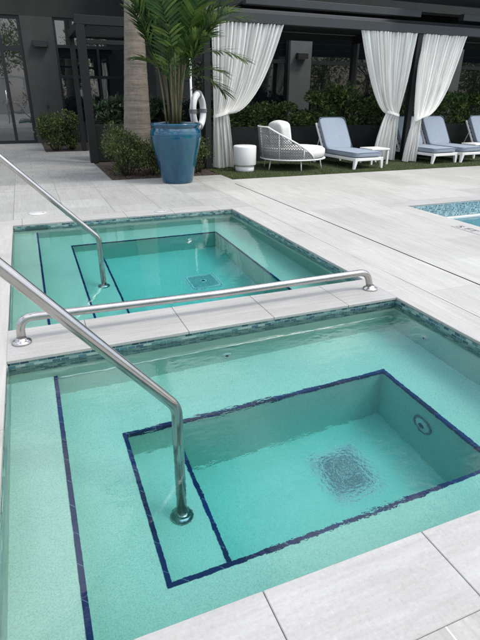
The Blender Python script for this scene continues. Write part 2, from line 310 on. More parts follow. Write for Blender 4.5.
# ------------------------------------------------------------------ mesh helpers
class MB:
    def __init__(s): s.v = []; s.f = []; s.uv = []; s.sm = []
    def quad(s, a, b, c, d, uv=None, smooth=False):
        i = len(s.v); s.v += [tuple(a), tuple(b), tuple(c), tuple(d)]; s.f.append((i, i+1, i+2, i+3)); s.uv.append(uv or [(0, 0), (1, 0), (1, 1), (0, 1)]); s.sm.append(smooth)
    def box(s, x0, x1, y0, y1, z0, z1, R=None, ch=0.0):
        """box; ch gives a small chamfer on every edge through a rounded grid"""
        if ch <= 0:
            P = [Vector((x, y, z)) for x in (x0, x1) for y in (y0, y1) for z in (z0, z1)]
            if R: P = [R @ p for p in P]
            i = len(s.v); s.v += [tuple(p) for p in P]
            for f in ((0, 1, 3, 2), (4, 6, 7, 5), (0, 4, 5, 1), (2, 3, 7, 6), (0, 2, 6, 4), (1, 5, 7, 3)):
                s.f.append(tuple(i+k for k in f)); s.sm.append(False)
                q = []
                for k in f:
                    p = P[k]; q.append((p.x+p.y, p.z) if f not in ((0, 2, 6, 4), (1, 5, 7, 3)) else (p.x, p.y))
                s.uv.append(q)
        else:
            c = min(ch, (x1-x0)/2.01, (y1-y0)/2.01, (z1-z0)/2.01)
            i = len(s.v); idx = {}
            for a in (0, 1):
                for b in (0, 1):
                    for d in (0, 1):
                        for ax in range(3):
                            p = [x1 if a else x0, y1 if b else y0, z1 if d else z0]
                            sg = [-1 if a else 1, -1 if b else 1, -1 if d else 1]
                            for k in range(3):
                                if k != ax: p[k] += sg[k]*c
                            p = Vector(p)
                            if R: p = R @ p
                            idx[(a, b, d, ax)] = len(s.v); s.v.append(tuple(p))
            def F(*k): s.f.append(tuple(idx[q] for q in k)); s.sm.append(False); s.uv.append([(0, 0)]*len(k))
            for t in (0, 1):
                F(*[(t, b, d, 0) for b, d in ((0, 0), (1, 0), (1, 1), (0, 1))][::(1 if t else -1)])
                F(*[(a, t, d, 1) for a, d in ((0, 0), (0, 1), (1, 1), (1, 0))][::(1 if t else -1)])
                F(*[(a, b, t, 2) for a, b in ((0, 0), (1, 0), (1, 1), (0, 1))][::(1 if t else -1)])
            for u in (0, 1):
                for v in (0, 1):
                    F((0, u, v, 1), (1, u, v, 1), (1, u, v, 2), (0, u, v, 2))
                    F((u, 0, v, 0), (u, 1, v, 0), (u, 1, v, 2), (u, 0, v, 2))
                    F((u, v, 0, 0), (u, v, 1, 0), (u, v, 1, 1), (u, v, 0, 1))
                    for t in (0, 1): F((t, u, v, 0), (t, u, v, 1), (t, u, v, 2)) if True else 0
            seen = set(); nf = []; ns = []; nu = []
            for f, sm, uv in zip(s.f, s.sm, s.uv):
                k = frozenset(f)
                if k in seen: continue
                seen.add(k); nf.append(f); ns.append(sm); nu.append(uv)
            s.f, s.sm, s.uv = nf, ns, nu
    def tube(s, pts, r, seg=16, cap=True, smooth=True):
        pts = [Vector(p) for p in pts]; n = len(pts); rr = r if isinstance(r, (list, tuple)) else [r]*n
        t0 = (pts[1]-pts[0]).normalized(); ref = Vector((0, 0, 1)) if abs(t0.z) < 0.9 else Vector((1, 0, 0))
        u = t0.cross(ref).normalized(); i0 = len(s.v)
        for k, p in enumerate(pts):
            t = (pts[min(k+1, n-1)]-pts[max(k-1, 0)]).normalized(); u = (u - t*u.dot(t)).normalized(); v = t.cross(u)
            for j in range(seg):
                a = 2*math.pi*j/seg; s.v.append(tuple(p+(u*math.cos(a)+v*math.sin(a))*rr[k]))
        for k in range(n-1):
            for j in range(seg):
                a = i0+k*seg+j; b = i0+k*seg+(j+1) % seg; s.f.append((a, b, b+seg, a+seg)); s.sm.append(smooth); s.uv.append([(0, 0)]*4)
        if cap:
            s.f.append(tuple(i0+j for j in range(seg))[::-1]); s.sm.append(False); s.uv.append([(0, 0)]*seg)
            s.f.append(tuple(i0+(n-1)*seg+j for j in range(seg))); s.sm.append(False); s.uv.append([(0, 0)]*seg)
    def lathe(s, prof, cx=0, cy=0, seg=40, smooth=True, sx=1, sy=1):
        i0 = len(s.v); n = len(prof)
        for r, z in prof:
            for j in range(seg):
                a = 2*math.pi*j/seg; s.v.append((cx+math.cos(a)*r*sx, cy+math.sin(a)*r*sy, z))
        for k in range(n-1):
            for j in range(seg):
                a = i0+k*seg+j; b = i0+k*seg+(j+1) % seg; s.f.append((a, b, b+seg, a+seg)); s.sm.append(smooth); s.uv.append([(0, 0)]*4)
        for k, rv in ((0, True), (n-1, False)):
            if prof[k][0] > 1e-6:
                f = tuple(i0+k*seg+j for j in range(seg)); s.f.append(f[::-1] if rv else f); s.sm.append(False); s.uv.append([(0, 0)]*seg)
    def build(s, name, mat, parent=None):
        me = bpy.data.meshes.new(name); me.from_pydata(s.v, [], s.f)
        uvl = me.uv_layers.new(name='UVMap'); k = 0
        flat = []
        for q in s.uv:
            for c in q: flat += [c[0], c[1]]
        uvl.data.foreach_set('uv', flat)
        me.polygons.foreach_set('use_smooth', s.sm); me.materials.append(mat); me.update()
        o = bpy.data.objects.new(name, me); col.objects.link(o)
        if parent: o.parent = parent
        return o
def tag(o, label=None, cat=None, group=None, kind=None):
    if label: o['label'] = label
    if cat: o['category'] = cat
    if group: o['group'] = group
    if kind: o['kind'] = kind
    return o
def empty(name, loc=(0, 0, 0), rz=0):
    o = bpy.data.objects.new(name, None); o.location = loc; o.rotation_euler = (0, 0, rz); o.empty_display_size = 0.2; col.objects.link(o); return o
def children(o): return [c for c in bpy.data.objects if c.parent == o]
def copy_tree(o, parent=None):
    c = o.copy(); col.objects.link(c); c.parent = parent
    for ch in children(o): copy_tree(ch, c)
    return c
def hollow(o, mod=True): return o
def bevel(o, w=0.01, seg=3):
    m = o.modifiers.new('bevel', 'BEVEL'); m.width = w; m.segments = seg; m.limit_method = 'ANGLE'; m.angle_limit = math.radians(40)
    for p in o.data.polygons: p.use_smooth = True
    return o
def boxo(name, x0, x1, y0, y1, z0, z1, mat, parent=None, ch=0.0):
    m = MB(); m.box(x0, x1, y0, y1, z0, z1, ch=ch); return m.build(name, mat, parent)

# ------------------------------------------------------------------ dimensions found by fitting the photograph
W = 2.752; D = 0.436; Y1 = 3.49; Y2 = -1.863
ZW = -0.055; CT = 0.022
GX0, GY0 = 3.70, 5.87           # turf corner
PX, PY = 5.15, 2.80             # big pool corner

# ------------------------------------------------------------------ ground and deck
def sheet(name, rects, z, mat, kind='structure', parent=None):
    m = MB()
    for (x0, x1, y0, y1) in rects:
        m.quad((x0, y0, z), (x1, y0, z), (x1, y1, z), (x0, y1, z), [(x0, y0), (x1, y0), (x1, y1), (x0, y1)])
    o = m.build(name, mat, parent)
    if kind: o['kind'] = kind
    return o
gz = -0.12
sheet('ground', [(-300, 300, 15.5, 300), (-300, 300, -300, -14), (-300, -9, -14, 15.5), (24, 300, -14, 15.5)], gz, M['ground'])
CW = 0.30
sheet('subgrade', [(-9, 24, 5.8, 15.5)], -0.045, M['soil'])
SL = (3.562, 3.580)             # slot drain
sheet('deck', [
    (-9, -CW, -CW+Y2-0.0, Y1+CW),
    (W+CW+0.003, SL[0], Y2-CW, 5.45), (W+CW+0.003, GX0, 5.45, GY0-0.02), (SL[1], PX-0.3, -14, 5.45), (GX0, PX-0.3, 5.45, GY0), (SL[1], GX0, 5.45, 5.45001),
    (PX-0.3, 24, PY+0.3, GY0)], 0.0, M['deck'])
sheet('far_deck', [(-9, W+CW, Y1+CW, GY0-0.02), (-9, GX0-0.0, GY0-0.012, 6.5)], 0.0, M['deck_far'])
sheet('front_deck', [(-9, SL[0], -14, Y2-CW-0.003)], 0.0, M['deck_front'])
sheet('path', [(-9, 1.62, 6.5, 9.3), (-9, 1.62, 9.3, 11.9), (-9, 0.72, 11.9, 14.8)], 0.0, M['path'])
sheet('deck_bed', [(-9, GX0, Y2-CW, GY0)], -0.035, M['grout']) if False else None
s_ = MB()                                  # a channel floor below joints and slot
s_.quad((SL[0]-0.01, -14, -0.03), (SL[1]+0.01, -14, -0.03), (SL[1]+0.01, 5.46, -0.03), (SL[0]-0.01, 5.46, -0.03))
s_.quad((SL[0], -14, -0.03), (SL[0], 5.45, -0.03), (SL[0], 5.45, 0), (SL[0], -14, 0))
s_.quad((SL[1], -14, 0), (SL[1], 5.45, 0), (SL[1], 5.45, -0.03), (SL[1], -14, -0.03))
sd_ = s_.build('slot_drain', M['slot']); tag(sd_, 'long thin dark slot drain running across the pale deck beside the two spas', 'drain')
sheet('deck_joint', [(-9, GX0, GY0-0.02, GY0-0.012)], -0.004, M['grout'])

def slabs(mb, x0, x1, y0, y1, cuts, axis, z0=-CT, z1=0.0, gap=0.0028):
    cuts = sorted(cuts); lo, hi = (x0, x1) if axis == 'x' else (y0, y1)
    e = [lo]+[c for c in cuts if lo < c < hi]+[hi]
    for a, b in zip(e[:-1], e[1:]):
        a2 = a+(gap/2 if a > lo else 0); b2 = b-(gap/2 if b < hi else 0)
        if axis == 'x': mb.box(a2, b2, y0, y1, z0, z1, ch=0.0025)
        else: mb.box(x0, x1, a2, b2, z0, z1, ch=0.0025)

NO = 0.012   # coping overhang beyond the wall face
# dividing wall between the spas
dv = empty('dividing_wall', (0, 0, 0)); tag(dv, 'low wall of five pale stone slabs between the two spas under the long rail', 'wall')
m = MB(); slabs(m, 0, W, 0, D, [0.478, 1.092, 1.709, 2.318], 'x'); m.build('coping', M['coping_x'], dv)
m = MB(); m.box(0.03, W-0.03, NO+0.03, D-NO-0.03, -1.2, -CT-0.001); m.build('wall_core', M['substrate'], dv)

# ------------------------------------------------------------------ spas
def wallquad(mb, p, q, z0, z1):
    L_ = (Vector(q)-Vector(p)).length; o = (p[0]+p[1])
    mb.quad((*p, z0), (*q, z0), (*q, z1), (*p, z1), [(o, z0), (o+L_, z0), (o+L_, z1), (o, z1)])
def hrect(mb, x0, x1, y0, y1, z):
    if x1 > x0 and y1 > y0: mb.quad((x0, y0, z), (x1, y0, z), (x1, y1, z), (x0, y1, z), [(x0, y0), (x1, y0), (x1, y1), (x0, y1)])
TB_ = -0.152
Z1, ZB, Z3, ZF = -0.27, -0.53, -0.775, -1.12
def spa(name, label, x0, x1, y0, y1, pit, strip_x, wmat, wlabel):
    r = empty(name, (0, 0, 0)); tag(r, label, 'spa pool')
    s1 = 0.254; px0, px1, py0, py1 = pit
    sh = MB()
    # perimeter walls below the tile band
    for p, q in (((x0, y1), (x1, y1)), ((x1, y1), (x1, y0)), ((x1, y0), (x0, y0)), ((x0, y0), (x0, y1))): wallquad(sh, p, q, ZB, TB_)
    hrect(sh, x0, s1, y0, y1, Z1); wallquad(sh, (s1, y0), (s1, y1), ZB, Z1)
    hrect(sh, s1, px0, y0, y1, ZB); hrect(sh, px1, x1, y0, y1, ZB); hrect(sh, px0, px1, y0, py0, ZB); hrect(sh, px0, px1, py1, y1, ZB)
    for p, q in (((px0, py1), (px1, py1)), ((px1, py1), (px1, py0)), ((px1, py0), (px0, py0)), ((px0, py0), (px0, py1))): wallquad(sh, p, q, ZF, ZB)
    hrect(sh, px0, strip_x, py0, py1, Z3); wallquad(sh, (strip_x, py0), (strip_x, py1), ZF, Z3); hrect(sh, strip_x, px1, py0, py1, ZF)
    sh.build('basin', M['plaster'], r)
    tb = MB(); e = 0.004
    for p, q in (((x0, y1-e), (x1, y1-e)), ((x1-e, y1-e), (x1-e, y0)), ((x1, y0+e), (x0, y0+e)), ((x0+e, y0), (x0+e, y1))): wallquad(tb, p, q, TB_, -CT+0.002)
    tb.build('waterline_tile', M['tile'], r)
    bd = MB(); pts = [(x0+0.26+(x1-x0-0.27)*k/120, y1-0.003, -0.30+0.004*math.sin(k*0.37)*math.sin(k*0.11)+0.003*math.sin(k*1.3)) for k in range(121)]  # thin pale line along the wall; ripple distortion built into its wavy, uneven shape
    bd.tube(pts, [0.0045+0.0025*math.sin(k*0.7)*math.sin(k*0.23+1) for k in range(121)], 6); bd.build('wavy_wall_line', M['wall_line'], r)
    # blue nosing trims: a course of tiles along each step edge, 3 mm proud
    t = 0.018 if y1 < 1 else 0.014; h = 0.026; g = 0.004
    def trim(xa, xb, ya, yb, z):
        b = MB(); b.box(xa, xb, ya, yb, z-h, z+g); b.uv = [[(b.v[i][0]+b.v[i][1]+(0.01 if b.v[i][0] == xa else 0)*0, 0.1) for i in f] for f in b.f]; o = b.build('step_edge_trim', M['blue_tile'], r); return o
    trim(s1-t, s1+g, y0+0.004, y1-0.004, Z1)
    trim(px0-t, px0+g, py0+g, py1-g, ZB); trim(px1-g, px1+t, py0+g, py1-g, ZB)
    trim(px0-t, px1+t, py1-g, py1+t, ZB); trim(px0-t, px1+t, py0-t, py0+g, ZB)
    trim(strip_x-t, strip_x+g, py0+0.004, py1-0.004, Z3)
    wb = MB(); k = 0.008
    wb.box(x0-k, x1+k, y0-k+NO*0, y1+k, ZF-0.02, ZW)
    wo = wb.build('water', wmat); tag(wo, None, None, None, 'structure')
    return r
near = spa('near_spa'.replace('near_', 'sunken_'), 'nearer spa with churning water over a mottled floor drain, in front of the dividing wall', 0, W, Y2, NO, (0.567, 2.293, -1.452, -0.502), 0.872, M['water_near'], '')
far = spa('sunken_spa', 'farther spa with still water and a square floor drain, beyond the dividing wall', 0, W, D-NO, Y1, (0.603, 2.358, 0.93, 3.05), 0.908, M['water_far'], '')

def ring_fitting(parent, loc, axis, r, name='jet_fitting'):
    m = MB(); m.lathe([(0.0, 0.012), (r*0.35, 0.012), (r*0.42, 0.004), (r*0.72, 0.006), (r*0.95, 0.004), (r, 0.0)], seg=24)
    o = m.build(name, M['fitting'], parent); o.location = loc
    o.rotation_euler = Vector(axis).to_track_quat('Z', 'Y').to_euler(); 
    m = MB(); m.lathe([(0.0, 0.016), (r*0.3, 0.016), (r*0.33, 0.010)], seg=20)
    d = m.build('nozzle', M['fitting_dark'], o)
    return o
ring_fitting(near, (1.357, NO-0.001, -0.43), (0, -1, 0), 0.034)
ring_fitting(near, (W-0.001, -0.36, -0.35), (-1, 0, 0), 0.034)
o = ring_fitting(near, (2.289, -0.925, -0.765), (-1, 0, 0), 0.066, 'suction_cover')
m = MB(); m.lathe([(0.066, 0.0), (0.066, 0.008), (0.076, 0.008), (0.078, 0.0)], 0, 0, 30); m.build('cover_rim', M['fitting_rim'], o)
ring_fitting(far, (1.357, Y1-0.001, -0.43), (0, -1, 0), 0.034)
# floor drains
def floor_drain(parent, cx, cy, sx, sy, mat):
    z = ZF
    m = MB(); m.box(cx-sx/2, cx+sx/2, cy-sy/2, cy+sy/2, z-0.01, z+0.008); fr = m.build('floor_drain', M['drain_rim'], parent)
    m = MB(); m.box(cx-sx/2+0.018, cx+sx/2-0.018, cy-sy/2+0.018, cy+sy/2-0.018, z+0.002, z+0.012); m.build('cover', mat, fr)
    b = MB(); n_ = 13
    for k in range(n_):
        for (ax, sg) in ((0, 1), (0, -1), (1, 1), (1, -1)):
            u = (-0.5+(k+0.5)/n_)
            if ax == 0: x_, y_ = cx+u*(sx-0.075), cy+sg*(sy/2-0.035)
            else: x_, y_ = cx+sg*(sx/2-0.035), cy+u*(sy-0.075)
            b.box(x_-0.008, x_+0.008, y_-0.008, y_+0.008, z+0.0125, z+0.0145)
    b.build('border_dots', M['drain_mark'], fr)['kind'] = 'stuff'
    m = MB(); m.lathe([(0.022, z+0.0125), (0.022, z+0.018), (0.036, z+0.018), (0.036, z+0.0125)], cx, cy, 28); m.build('ring', M['drain_mark'], fr)

floor_drain(near, 1.79, -0.875, 0.32, 0.375, M['grate_tile'])
floor_drain(far, 1.845, 2.02, 0.36, 0.375, M['drain_plain'])
sk = boxo('skimmer_mouth', 0.125, 0.375, Y1-0.012, Y1-0.003, -0.145, -0.034, M['skimmer'], far)

# coping round the spas: near edge, left, right and far
def coping(name, label, recs):
    r = empty(name); tag(r, label, 'coping')
    for (x0, x1, y0, y1, cuts, ax, mat) in recs:
        m = MB(); slabs(m, x0, x1, y0, y1, cuts, ax); m.build('stone_course', mat, r)
    return r
step = 0.617
coping('stone_coping', 'pale stone coping laid round both spas, flush with the deck', [
    (-CW, W+CW, Y2-CW, Y2, [0.152, 0.769, 1.386, 2.003, 2.62], 'x', M['coping_x']),
    (-CW, 0.0, Y2+0.003, Y1-0.003, [-1.3+step*i for i in range(-1, 8)], 'y', M['coping_y']),
    (W, W+CW, Y2+0.003, Y1-0.003, [-1.1+step*i for i in range(-1, 8)], 'y', M['coping_y']),
    (-CW, W+CW, Y1, Y1+CW, [0.1+step*i for i in range(6)], 'x', M['coping_x'])])
sheet('joint_bed', [(-CW, 0.0, Y2, Y1), (W, W+CW+0.003, Y2, Y1), (-CW, W+CW, Y2-CW-0.003, Y2-0.0), (-CW, W+CW, Y1, Y1+CW), (0, W, NO+0.0, D-NO)], -CT+0.002+0.012, M['grout']) if False else None

sheet('joint_bed', [(W+CW-0.002, W+CW+0.006, Y2-CW, Y1+CW), (-CW, W+CW+0.006, Y2-CW-0.006, Y2-CW+0.002)], -0.012, M['grout'])
def lid(x, y, r, mat, label):
    m = MB(); m.lathe([(0, 0.006), (r*0.93, 0.006), (r, 0.0)], 0, 0, 36); a = m.build('skimmer_lid', mat); a.location = (x, y, 0.0005)
    m = MB(); m.lathe([(0, 0.0075), (r*0.12, 0.0075), (r*0.12, 0.006)], r*0.6, 0, 14); m.build('finger_hole', M['grout'], a)
    tag(a, label, 'lid')
lid(0.29, 4.08, 0.115, simple('white_plastic_lid', (0.47, 0.47, 0.46), 0.4), 'round white lid set in the deck behind the left corner of the farther spa')
lid(1.80, 3.64, 0.085, simple('grey_plastic_lid', (0.36, 0.36, 0.35), 0.5), 'round grey lid in the coping behind the middle of the farther spa')

# ------------------------------------------------------------------ big pool
bp_ = empty('swimming_pool'); tag(bp_, 'corner of the large blue swimming pool at the right, lined with small mosaic', 'swimming pool')
BX1, BY0 = 20.0, -12.0
m = MB()
for p, q in (((PX, PY), (BX1, PY)), ((BX1, PY), (BX1, BY0)), ((BX1, BY0), (PX, BY0)), ((PX, BY0), (PX, PY))): wallquad(m, p, q, -1.2, -0.26)
hrect(m, PX, BX1, BY0, PY, -1.2); m.build('basin', M['plaster_big'], bp_)
m = MB()
for p, q in (((PX, PY-0.004), (BX1, PY-0.004)), ((PX+0.004, BY0), (PX+0.004, PY))): wallquad(m, p, q, -0.26, -CT+0.002)
m.build('waterline_tile', M['tile_big'], bp_)
m = MB(); m.box(PX+0.1, BX1, PY-0.055, PY-0.005, -0.255, -0.215, ch=0.008); m.box(PX+0.005, PX+0.055, BY0, PY-0.056, -0.255, -0.215, ch=0.008); m.build('gutter_lip', M['white_tile'], bp_)
m = MB(); m.box(PX-0.008, BX1+0.008, BY0-0.008, PY+0.008, -1.22, -0.245); wo = m.build('water', M['water_big']); wo['kind'] = 'structure'
m = MB()
slabs(m, PX-0.3, PX, BY0, PY, [BY0+step*i for i in range(1, 25)], 'y'); m.build('coping', M['coping_y'], bp_)
m = MB(); slabs(m, PX-0.3, BX1, PY, PY+0.3, [PX+step*i for i in range(0, 25)], 'x'); m.build('coping', M['coping_x'], bp_)
# depth marking: white tiles with black characters beside the big pool, read from the left
def letters(parent):
    cu = bpy.data.curves.new('depth_lettering', 'FONT'); cu.body = '5 FT'; cu.size = 0.135; cu.extrude = 0.0006; cu.align_x = 'LEFT'
    cu.materials.append(M['text']); tmp = bpy.data.objects.new('tmp', cu); col.objects.link(tmp)
    me = bpy.data.meshes.new_from_object(tmp.evaluated_get(bpy.context.evaluated_depsgraph_get())); bpy.data.objects.remove(tmp); bpy.data.curves.remove(cu)
    if not me.materials: me.materials.append(M['text'])
    o = bpy.data.objects.new('depth_lettering', me); col.objects.link(o)
    o.parent = parent; o.location = (0, 0, 0.0045); o.rotation_euler = (0, 0, -math.pi/2); o.scale = (1.15, 1.0, 1)
    return o
mk = empty('depth_marker', (4.87, 1.60, 0)); tag(mk, 'black 5 FT depth marking on white tile beside the large pool', 'depth marking')
m = MB(); m.box(-0.035, 0.13, -0.42, 0.03, -0.001, 0.004); m.build('tile', M['coping_x'], mk); letters(mk)

# ------------------------------------------------------------------ handrails
def arc(path, r=0.10, seg=9):
    """polyline with rounded corners"""
    P = [Vector(p) for p in path]; o = [P[0]]
    for a, b, c in zip(P[:-2], P[1:-1], P[2:]):
        u = (a-b).normalized(); v = (c-b).normalized(); ang = u.angle(v); d = min(r/math.tan(ang/2), (a-b).length*0.49, (c-b).length*0.49)
        p0 = b+u*d; p1 = b+v*d
        for k in range(seg+1):
            t = k/seg; o.append(p0*(1-t)**2+b*2*t*(1-t)+p1*t*t)
    o.append(P[-1]); return o
def flange(parent, x, y, z, rz=0):
    m = MB(); m.lathe([(0.058, 0.0), (0.059, 0.006), (0.055, 0.014), (0.040, 0.021), (0.033, 0.026), (0.030, 0.034), (0.0255, 0.036)], 0, 0, 36)
    o = m.build('base_flange', M['steel'], parent); o.location = (x, y, z); return o
def stair_rail(y, x, slope_top, label, zb=0.14):
    r = empty('handrail', (x, y, Z3)); tag(r, label, 'handrail', None)
    z0 = -Z3
    pts = arc([(0, 0, 0.0), (0, 0, zb+z0), (slope_top[0]-x, 0, slope_top[1]+z0), (slope_top[0]-x-0.35, 0, slope_top[1]+z0), (slope_top[0]-x-0.35, 0, z0)], 0.11)
    m = MB(); m.tube(pts, 0.0255, 24); m.build('rail_tube', M['steel'], r)
    flange(r, 0, 0, 0.0); flange(r, slope_top[0]-x-0.35, 0, z0)
    return r
stair_rail(-1.0, 0.738, (0.02, 1.02), 'nearer stainless handrail rising to the left from the step of the nearer spa')
stair_rail(1.92, 0.79, (-0.05, 1.05), 'farther stainless handrail rising to the left from the step of the farther spa', 0.17)
r = empty('handrail', (0, 0.22, 0)); tag(r, 'long low horizontal stainless rail along the top of the dividing wall', 'handrail')
m = MB(); m.tube(arc([(0.085, 0, 0), (0.095, 0, 0.165), (0.35, 0, 0.160), (1.4, 0, 0.142), (2.62, 0, 0.150), (2.665, 0, 0)], 0.10, 11), 0.0262, 24); m.build('rail_tube', M['steel'], r)
flange(r, 0.085, 0, 0); flange(r, 2.665, 0, 0)

# ------------------------------------------------------------------ beds and turf
sheet('planting_bed', [(1.62, GX0+0.03, 6.5, 9.37)], -0.012, M['mulch']); sheet('planting_bed', [(0.72, 3.6, 11.9, 14.8)], -0.012, M['mulch']); sheet('paving', [(1.62, 3.6, 9.37, 11.9)], 0.0, M['path'])
sheet('artificial_turf', [(GX0, 24, GY0, 8.25)], 0.002, M['turf'])
g = MB()
for k in range(26000):
    x = GX0 + random.random()**1.3*9.0; y = GY0+0.005+random.random()**1.4*2.2; h = random.uniform(0.012, 0.028); a = random.random()*6.28; w_ = 0.004
    dx, dy = math.cos(a)*w_, math.sin(a)*w_; lx, ly = random.uniform(-.012, .012), random.uniform(-.012, .012)
    i = len(g.v); g.v += [(x-dx, y-dy, 0.002), (x+dx, y+dy, 0.002), (x+lx, y+ly, h)]; g.f.append((i, i+1, i+2)); g.uv.append([(0, 0)]*3); g.sm.append(False)
gb = g.build('turf_blades', M['blade']); tag(gb, 'short green blades of the artificial turf strip', 'grass', None, 'stuff')
g = MB()
for k in range(1500):
    x = random.uniform(1.64, 3.68); y = random.uniform(6.51, 8.2); s0 = random.uniform(0.008, 0.026); a = random.random()*6.28
    R = Matrix.Translation((x, y, random.uniform(-0.008, 0.012))) @ Matrix.Rotation(a, 4, 'Z') @ Matrix.Rotation(random.uniform(-.5, .5), 4, 'X')
    g.box(-s0, s0, -s0*0.35, s0*0.35, -0.003, 0.004, R=R)
mc = g.build('mulch_chips', simple('bark_chips', (0.085, 0.06, 0.045), 0.95, var=0.5, vscale=60)); tag(mc, 'brown bark chips scattered over the planting bed', 'mulch', None, 'stuff')

# ------------------------------------------------------------------ foliage
def leaf(mb, p, d, n, ln, wd, fold=0.25):
    """a folded pointed leaf: 4 triangles, one island"""
    s = d.cross(n)
    if s.length < 1e-5: return
    s.normalize(); n = s.cross(d).normalized(); i = len(mb.v)
    a = p; b = p+d*ln*0.45+s*wd*0.5+n*wd*fold; c = p+d*ln; e = p+d*ln*0.45-s*wd*0.5+n*wd*fold; mid = p+d*ln*0.5
    mb.v += [tuple(a), tuple(b), tuple(c), tuple(e), tuple(mid)]
    for f in ((0, 1, 4), (1, 2, 4), (2, 3, 4), (3, 0, 4)):
        mb.f.append(tuple(i+k for k in f)); mb.uv.append([(0, 0)]*3); mb.sm.append(False)
def rnd(rg): return Vector((rg.gauss(0, 1), rg.gauss(0, 1), rg.gauss(0, 1)))
def shrub_meshes(rg, rx, ry, h, n, ln, wd, nst=9, low=0.08):
    lm, tm = MB(), MB()
    cl = [(rg.uniform(-.75, .75)*rx, rg.uniform(-.75, .75)*ry, rg.uniform(0.14, 0.90)*h, rg.uniform(0.16, 0.34)*min(1.0, max(rx, ry)*1.6)) for _ in range(max(10, n//90))]
    for (cx, cy_, cz, cr) in cl:
        b = Vector((cx*0.25, cy_*0.25, 0)); t = Vector((cx, cy_, cz)); md = b.lerp(t, .5)+Vector((cx*0.15, cy_*0.15, 0))
        tm.tube([b, md, t], [0.007, 0.005, 0.003], 5)
        for _ in range(n//len(cl)):
            q = rnd(rg).normalized()*cr*rg.random()**0.45; p = t+Vector((q.x, q.y, q.z*0.9))
            if p.z < low*h: p.z = low*h+rg.random()*0.05
            d = (q.normalized()*0.7+rnd(rg)*0.5+Vector((0, 0, 0.35))).normalized()
            leaf(lm, p, d, rnd(rg).normalized(), ln*rg.uniform(.6, 1.2), wd*rg.uniform(.7, 1.2))
    return lm, tm
def shrub(name, loc, rx, ry, h, n, ln, wd, mat, label, cat, group, seed):
    rg = random.Random(seed); r = empty(name, loc); tag(r, label, cat, group)
    lm, tm = shrub_meshes(rg, rx, ry, h, n, ln, wd)
    lm.build('foliage', mat, r); tm.build('stems', M['twig'], r); return r
BG = 'shrubs in the planting beds'
shrub('shrub', (2.00, 6.98, 0), .40, .34, .70, 2400, .055, .03, M['leaf_shrub'], 'small leafy shrub at the front left corner of the bed, left of the palm trunk', 'shrub', BG, 1)
shrub('shrub', (2.42, 6.92, 0), .38, .32, .70, 2200, .055, .03, M['leaf_shrub'], 'yellow green shrub at the foot of the tall palm trunk', 'shrub', BG, 2)
shrub('shrub', (1.98, 7.85, 0), .34, .38, .88, 1700, .055, .03, M['leaf_shrub'], 'shrub behind the corner shrub, against the black planter wall', 'shrub', BG, 3)
shrub('shrub', (3.40, 7.0, 0), .22, .30, .66, 1300, .05, .026, M['leaf_shrub'], 'twiggy shrub between the blue pot and the left curtain', 'shrub', BG, 4)
shrub('shrub', (2.85, 7.2, 0), .26, .28, .55, 900, .055, .03, M['leaf_shrub'], 'low shrub hidden behind the blue pot', 'shrub', BG, 5)
shrub('shrub', (1.02, 12.3, 0), .42, .38, .98, 2400, .07, .038, M['leaf_shrub'], 'green bush in front of the grey wall pier, left of the thin pergola post', 'shrub', BG, 6)
shrub('shrub', (1.46, 12.6, 0), .34, .38, .98, 1700, .07, .038, M['leaf_shrub'], 'darker bush directly beside the thin pergola post', 'shrub', BG, 7)

# hedge plants in the planter behind the turf: two bodies copied
HG = 'bushes in the long black planter'
hz = []
places = [(4.55, .38), (5.25, .48), (5.95, .52), (6.5, .42), (7.1, .74), (7.75, .82), (8.35, .66), (8.95, .5), (9.6, .5), (10.25, .58), (10.9, .74), (11.6, .80), (12.3, .72), (13.0, .6)]
hl = ['bush in the planter above the white drum table', 'bush in the planter behind the left curtain edge', 'bush in the planter left of the round daybed back', 'thin leafy bush in front of the grey column',
      'tall bush right of the grey column, above the head of the first lounger', 'tallest bush, between the first lounger and the middle curtain', 'bush behind the left edge of the middle curtain', 'bush left of the middle curtain tie',
      'bush behind the middle curtain', 'bush behind the black pergola post', 'bush left of the right curtain sweep', 'light green bush behind the third lounger back', 'bush at the right edge above the last lounger', 'bush at the far right end of the planter']
proto = []
for q in range(4):
    p = shrub('hedge_bush', (0, 0, 0),   .46, .30, 1.0, 1150, .105, .055, M['leaf_hedge'], 'x', 'bush', HG, 20+q); proto.append(p)
for i, (x, h) in enumerate(places):
    o = proto[i] if i < 4 else copy_tree(proto[i % 4])
    o.location = (x, 8.62+0.08*((i*7) % 3-1), 0.66); o.rotation_euler.z = (i*2.3) % 6.28 if i % 2 else 0; o.scale = (1, 1, h*1.15); o['label'] = hl[i]
# leafy plants above the left planter
LG = 'plants in the left black planter'
for i, (x, y, h, lb) in enumerate([(1.98, 9.75, .66, 'dark big leaved plant right of the thick pergola post'), (2.45, 9.7, .58, 'dark plant half behind the palm trunk'), (3.0, 9.75, .62, 'dark plant between the palm trunk and the blue pot'), (3.45, 9.6, .55, 'dark plant behind the stems of the potted palm')]):
    shrub('leafy_plant', (x, y, 0.70), .34, .28, h, 420, .16, .06, M['leaf_dark'], lb, 'plant', LG, 50+i)

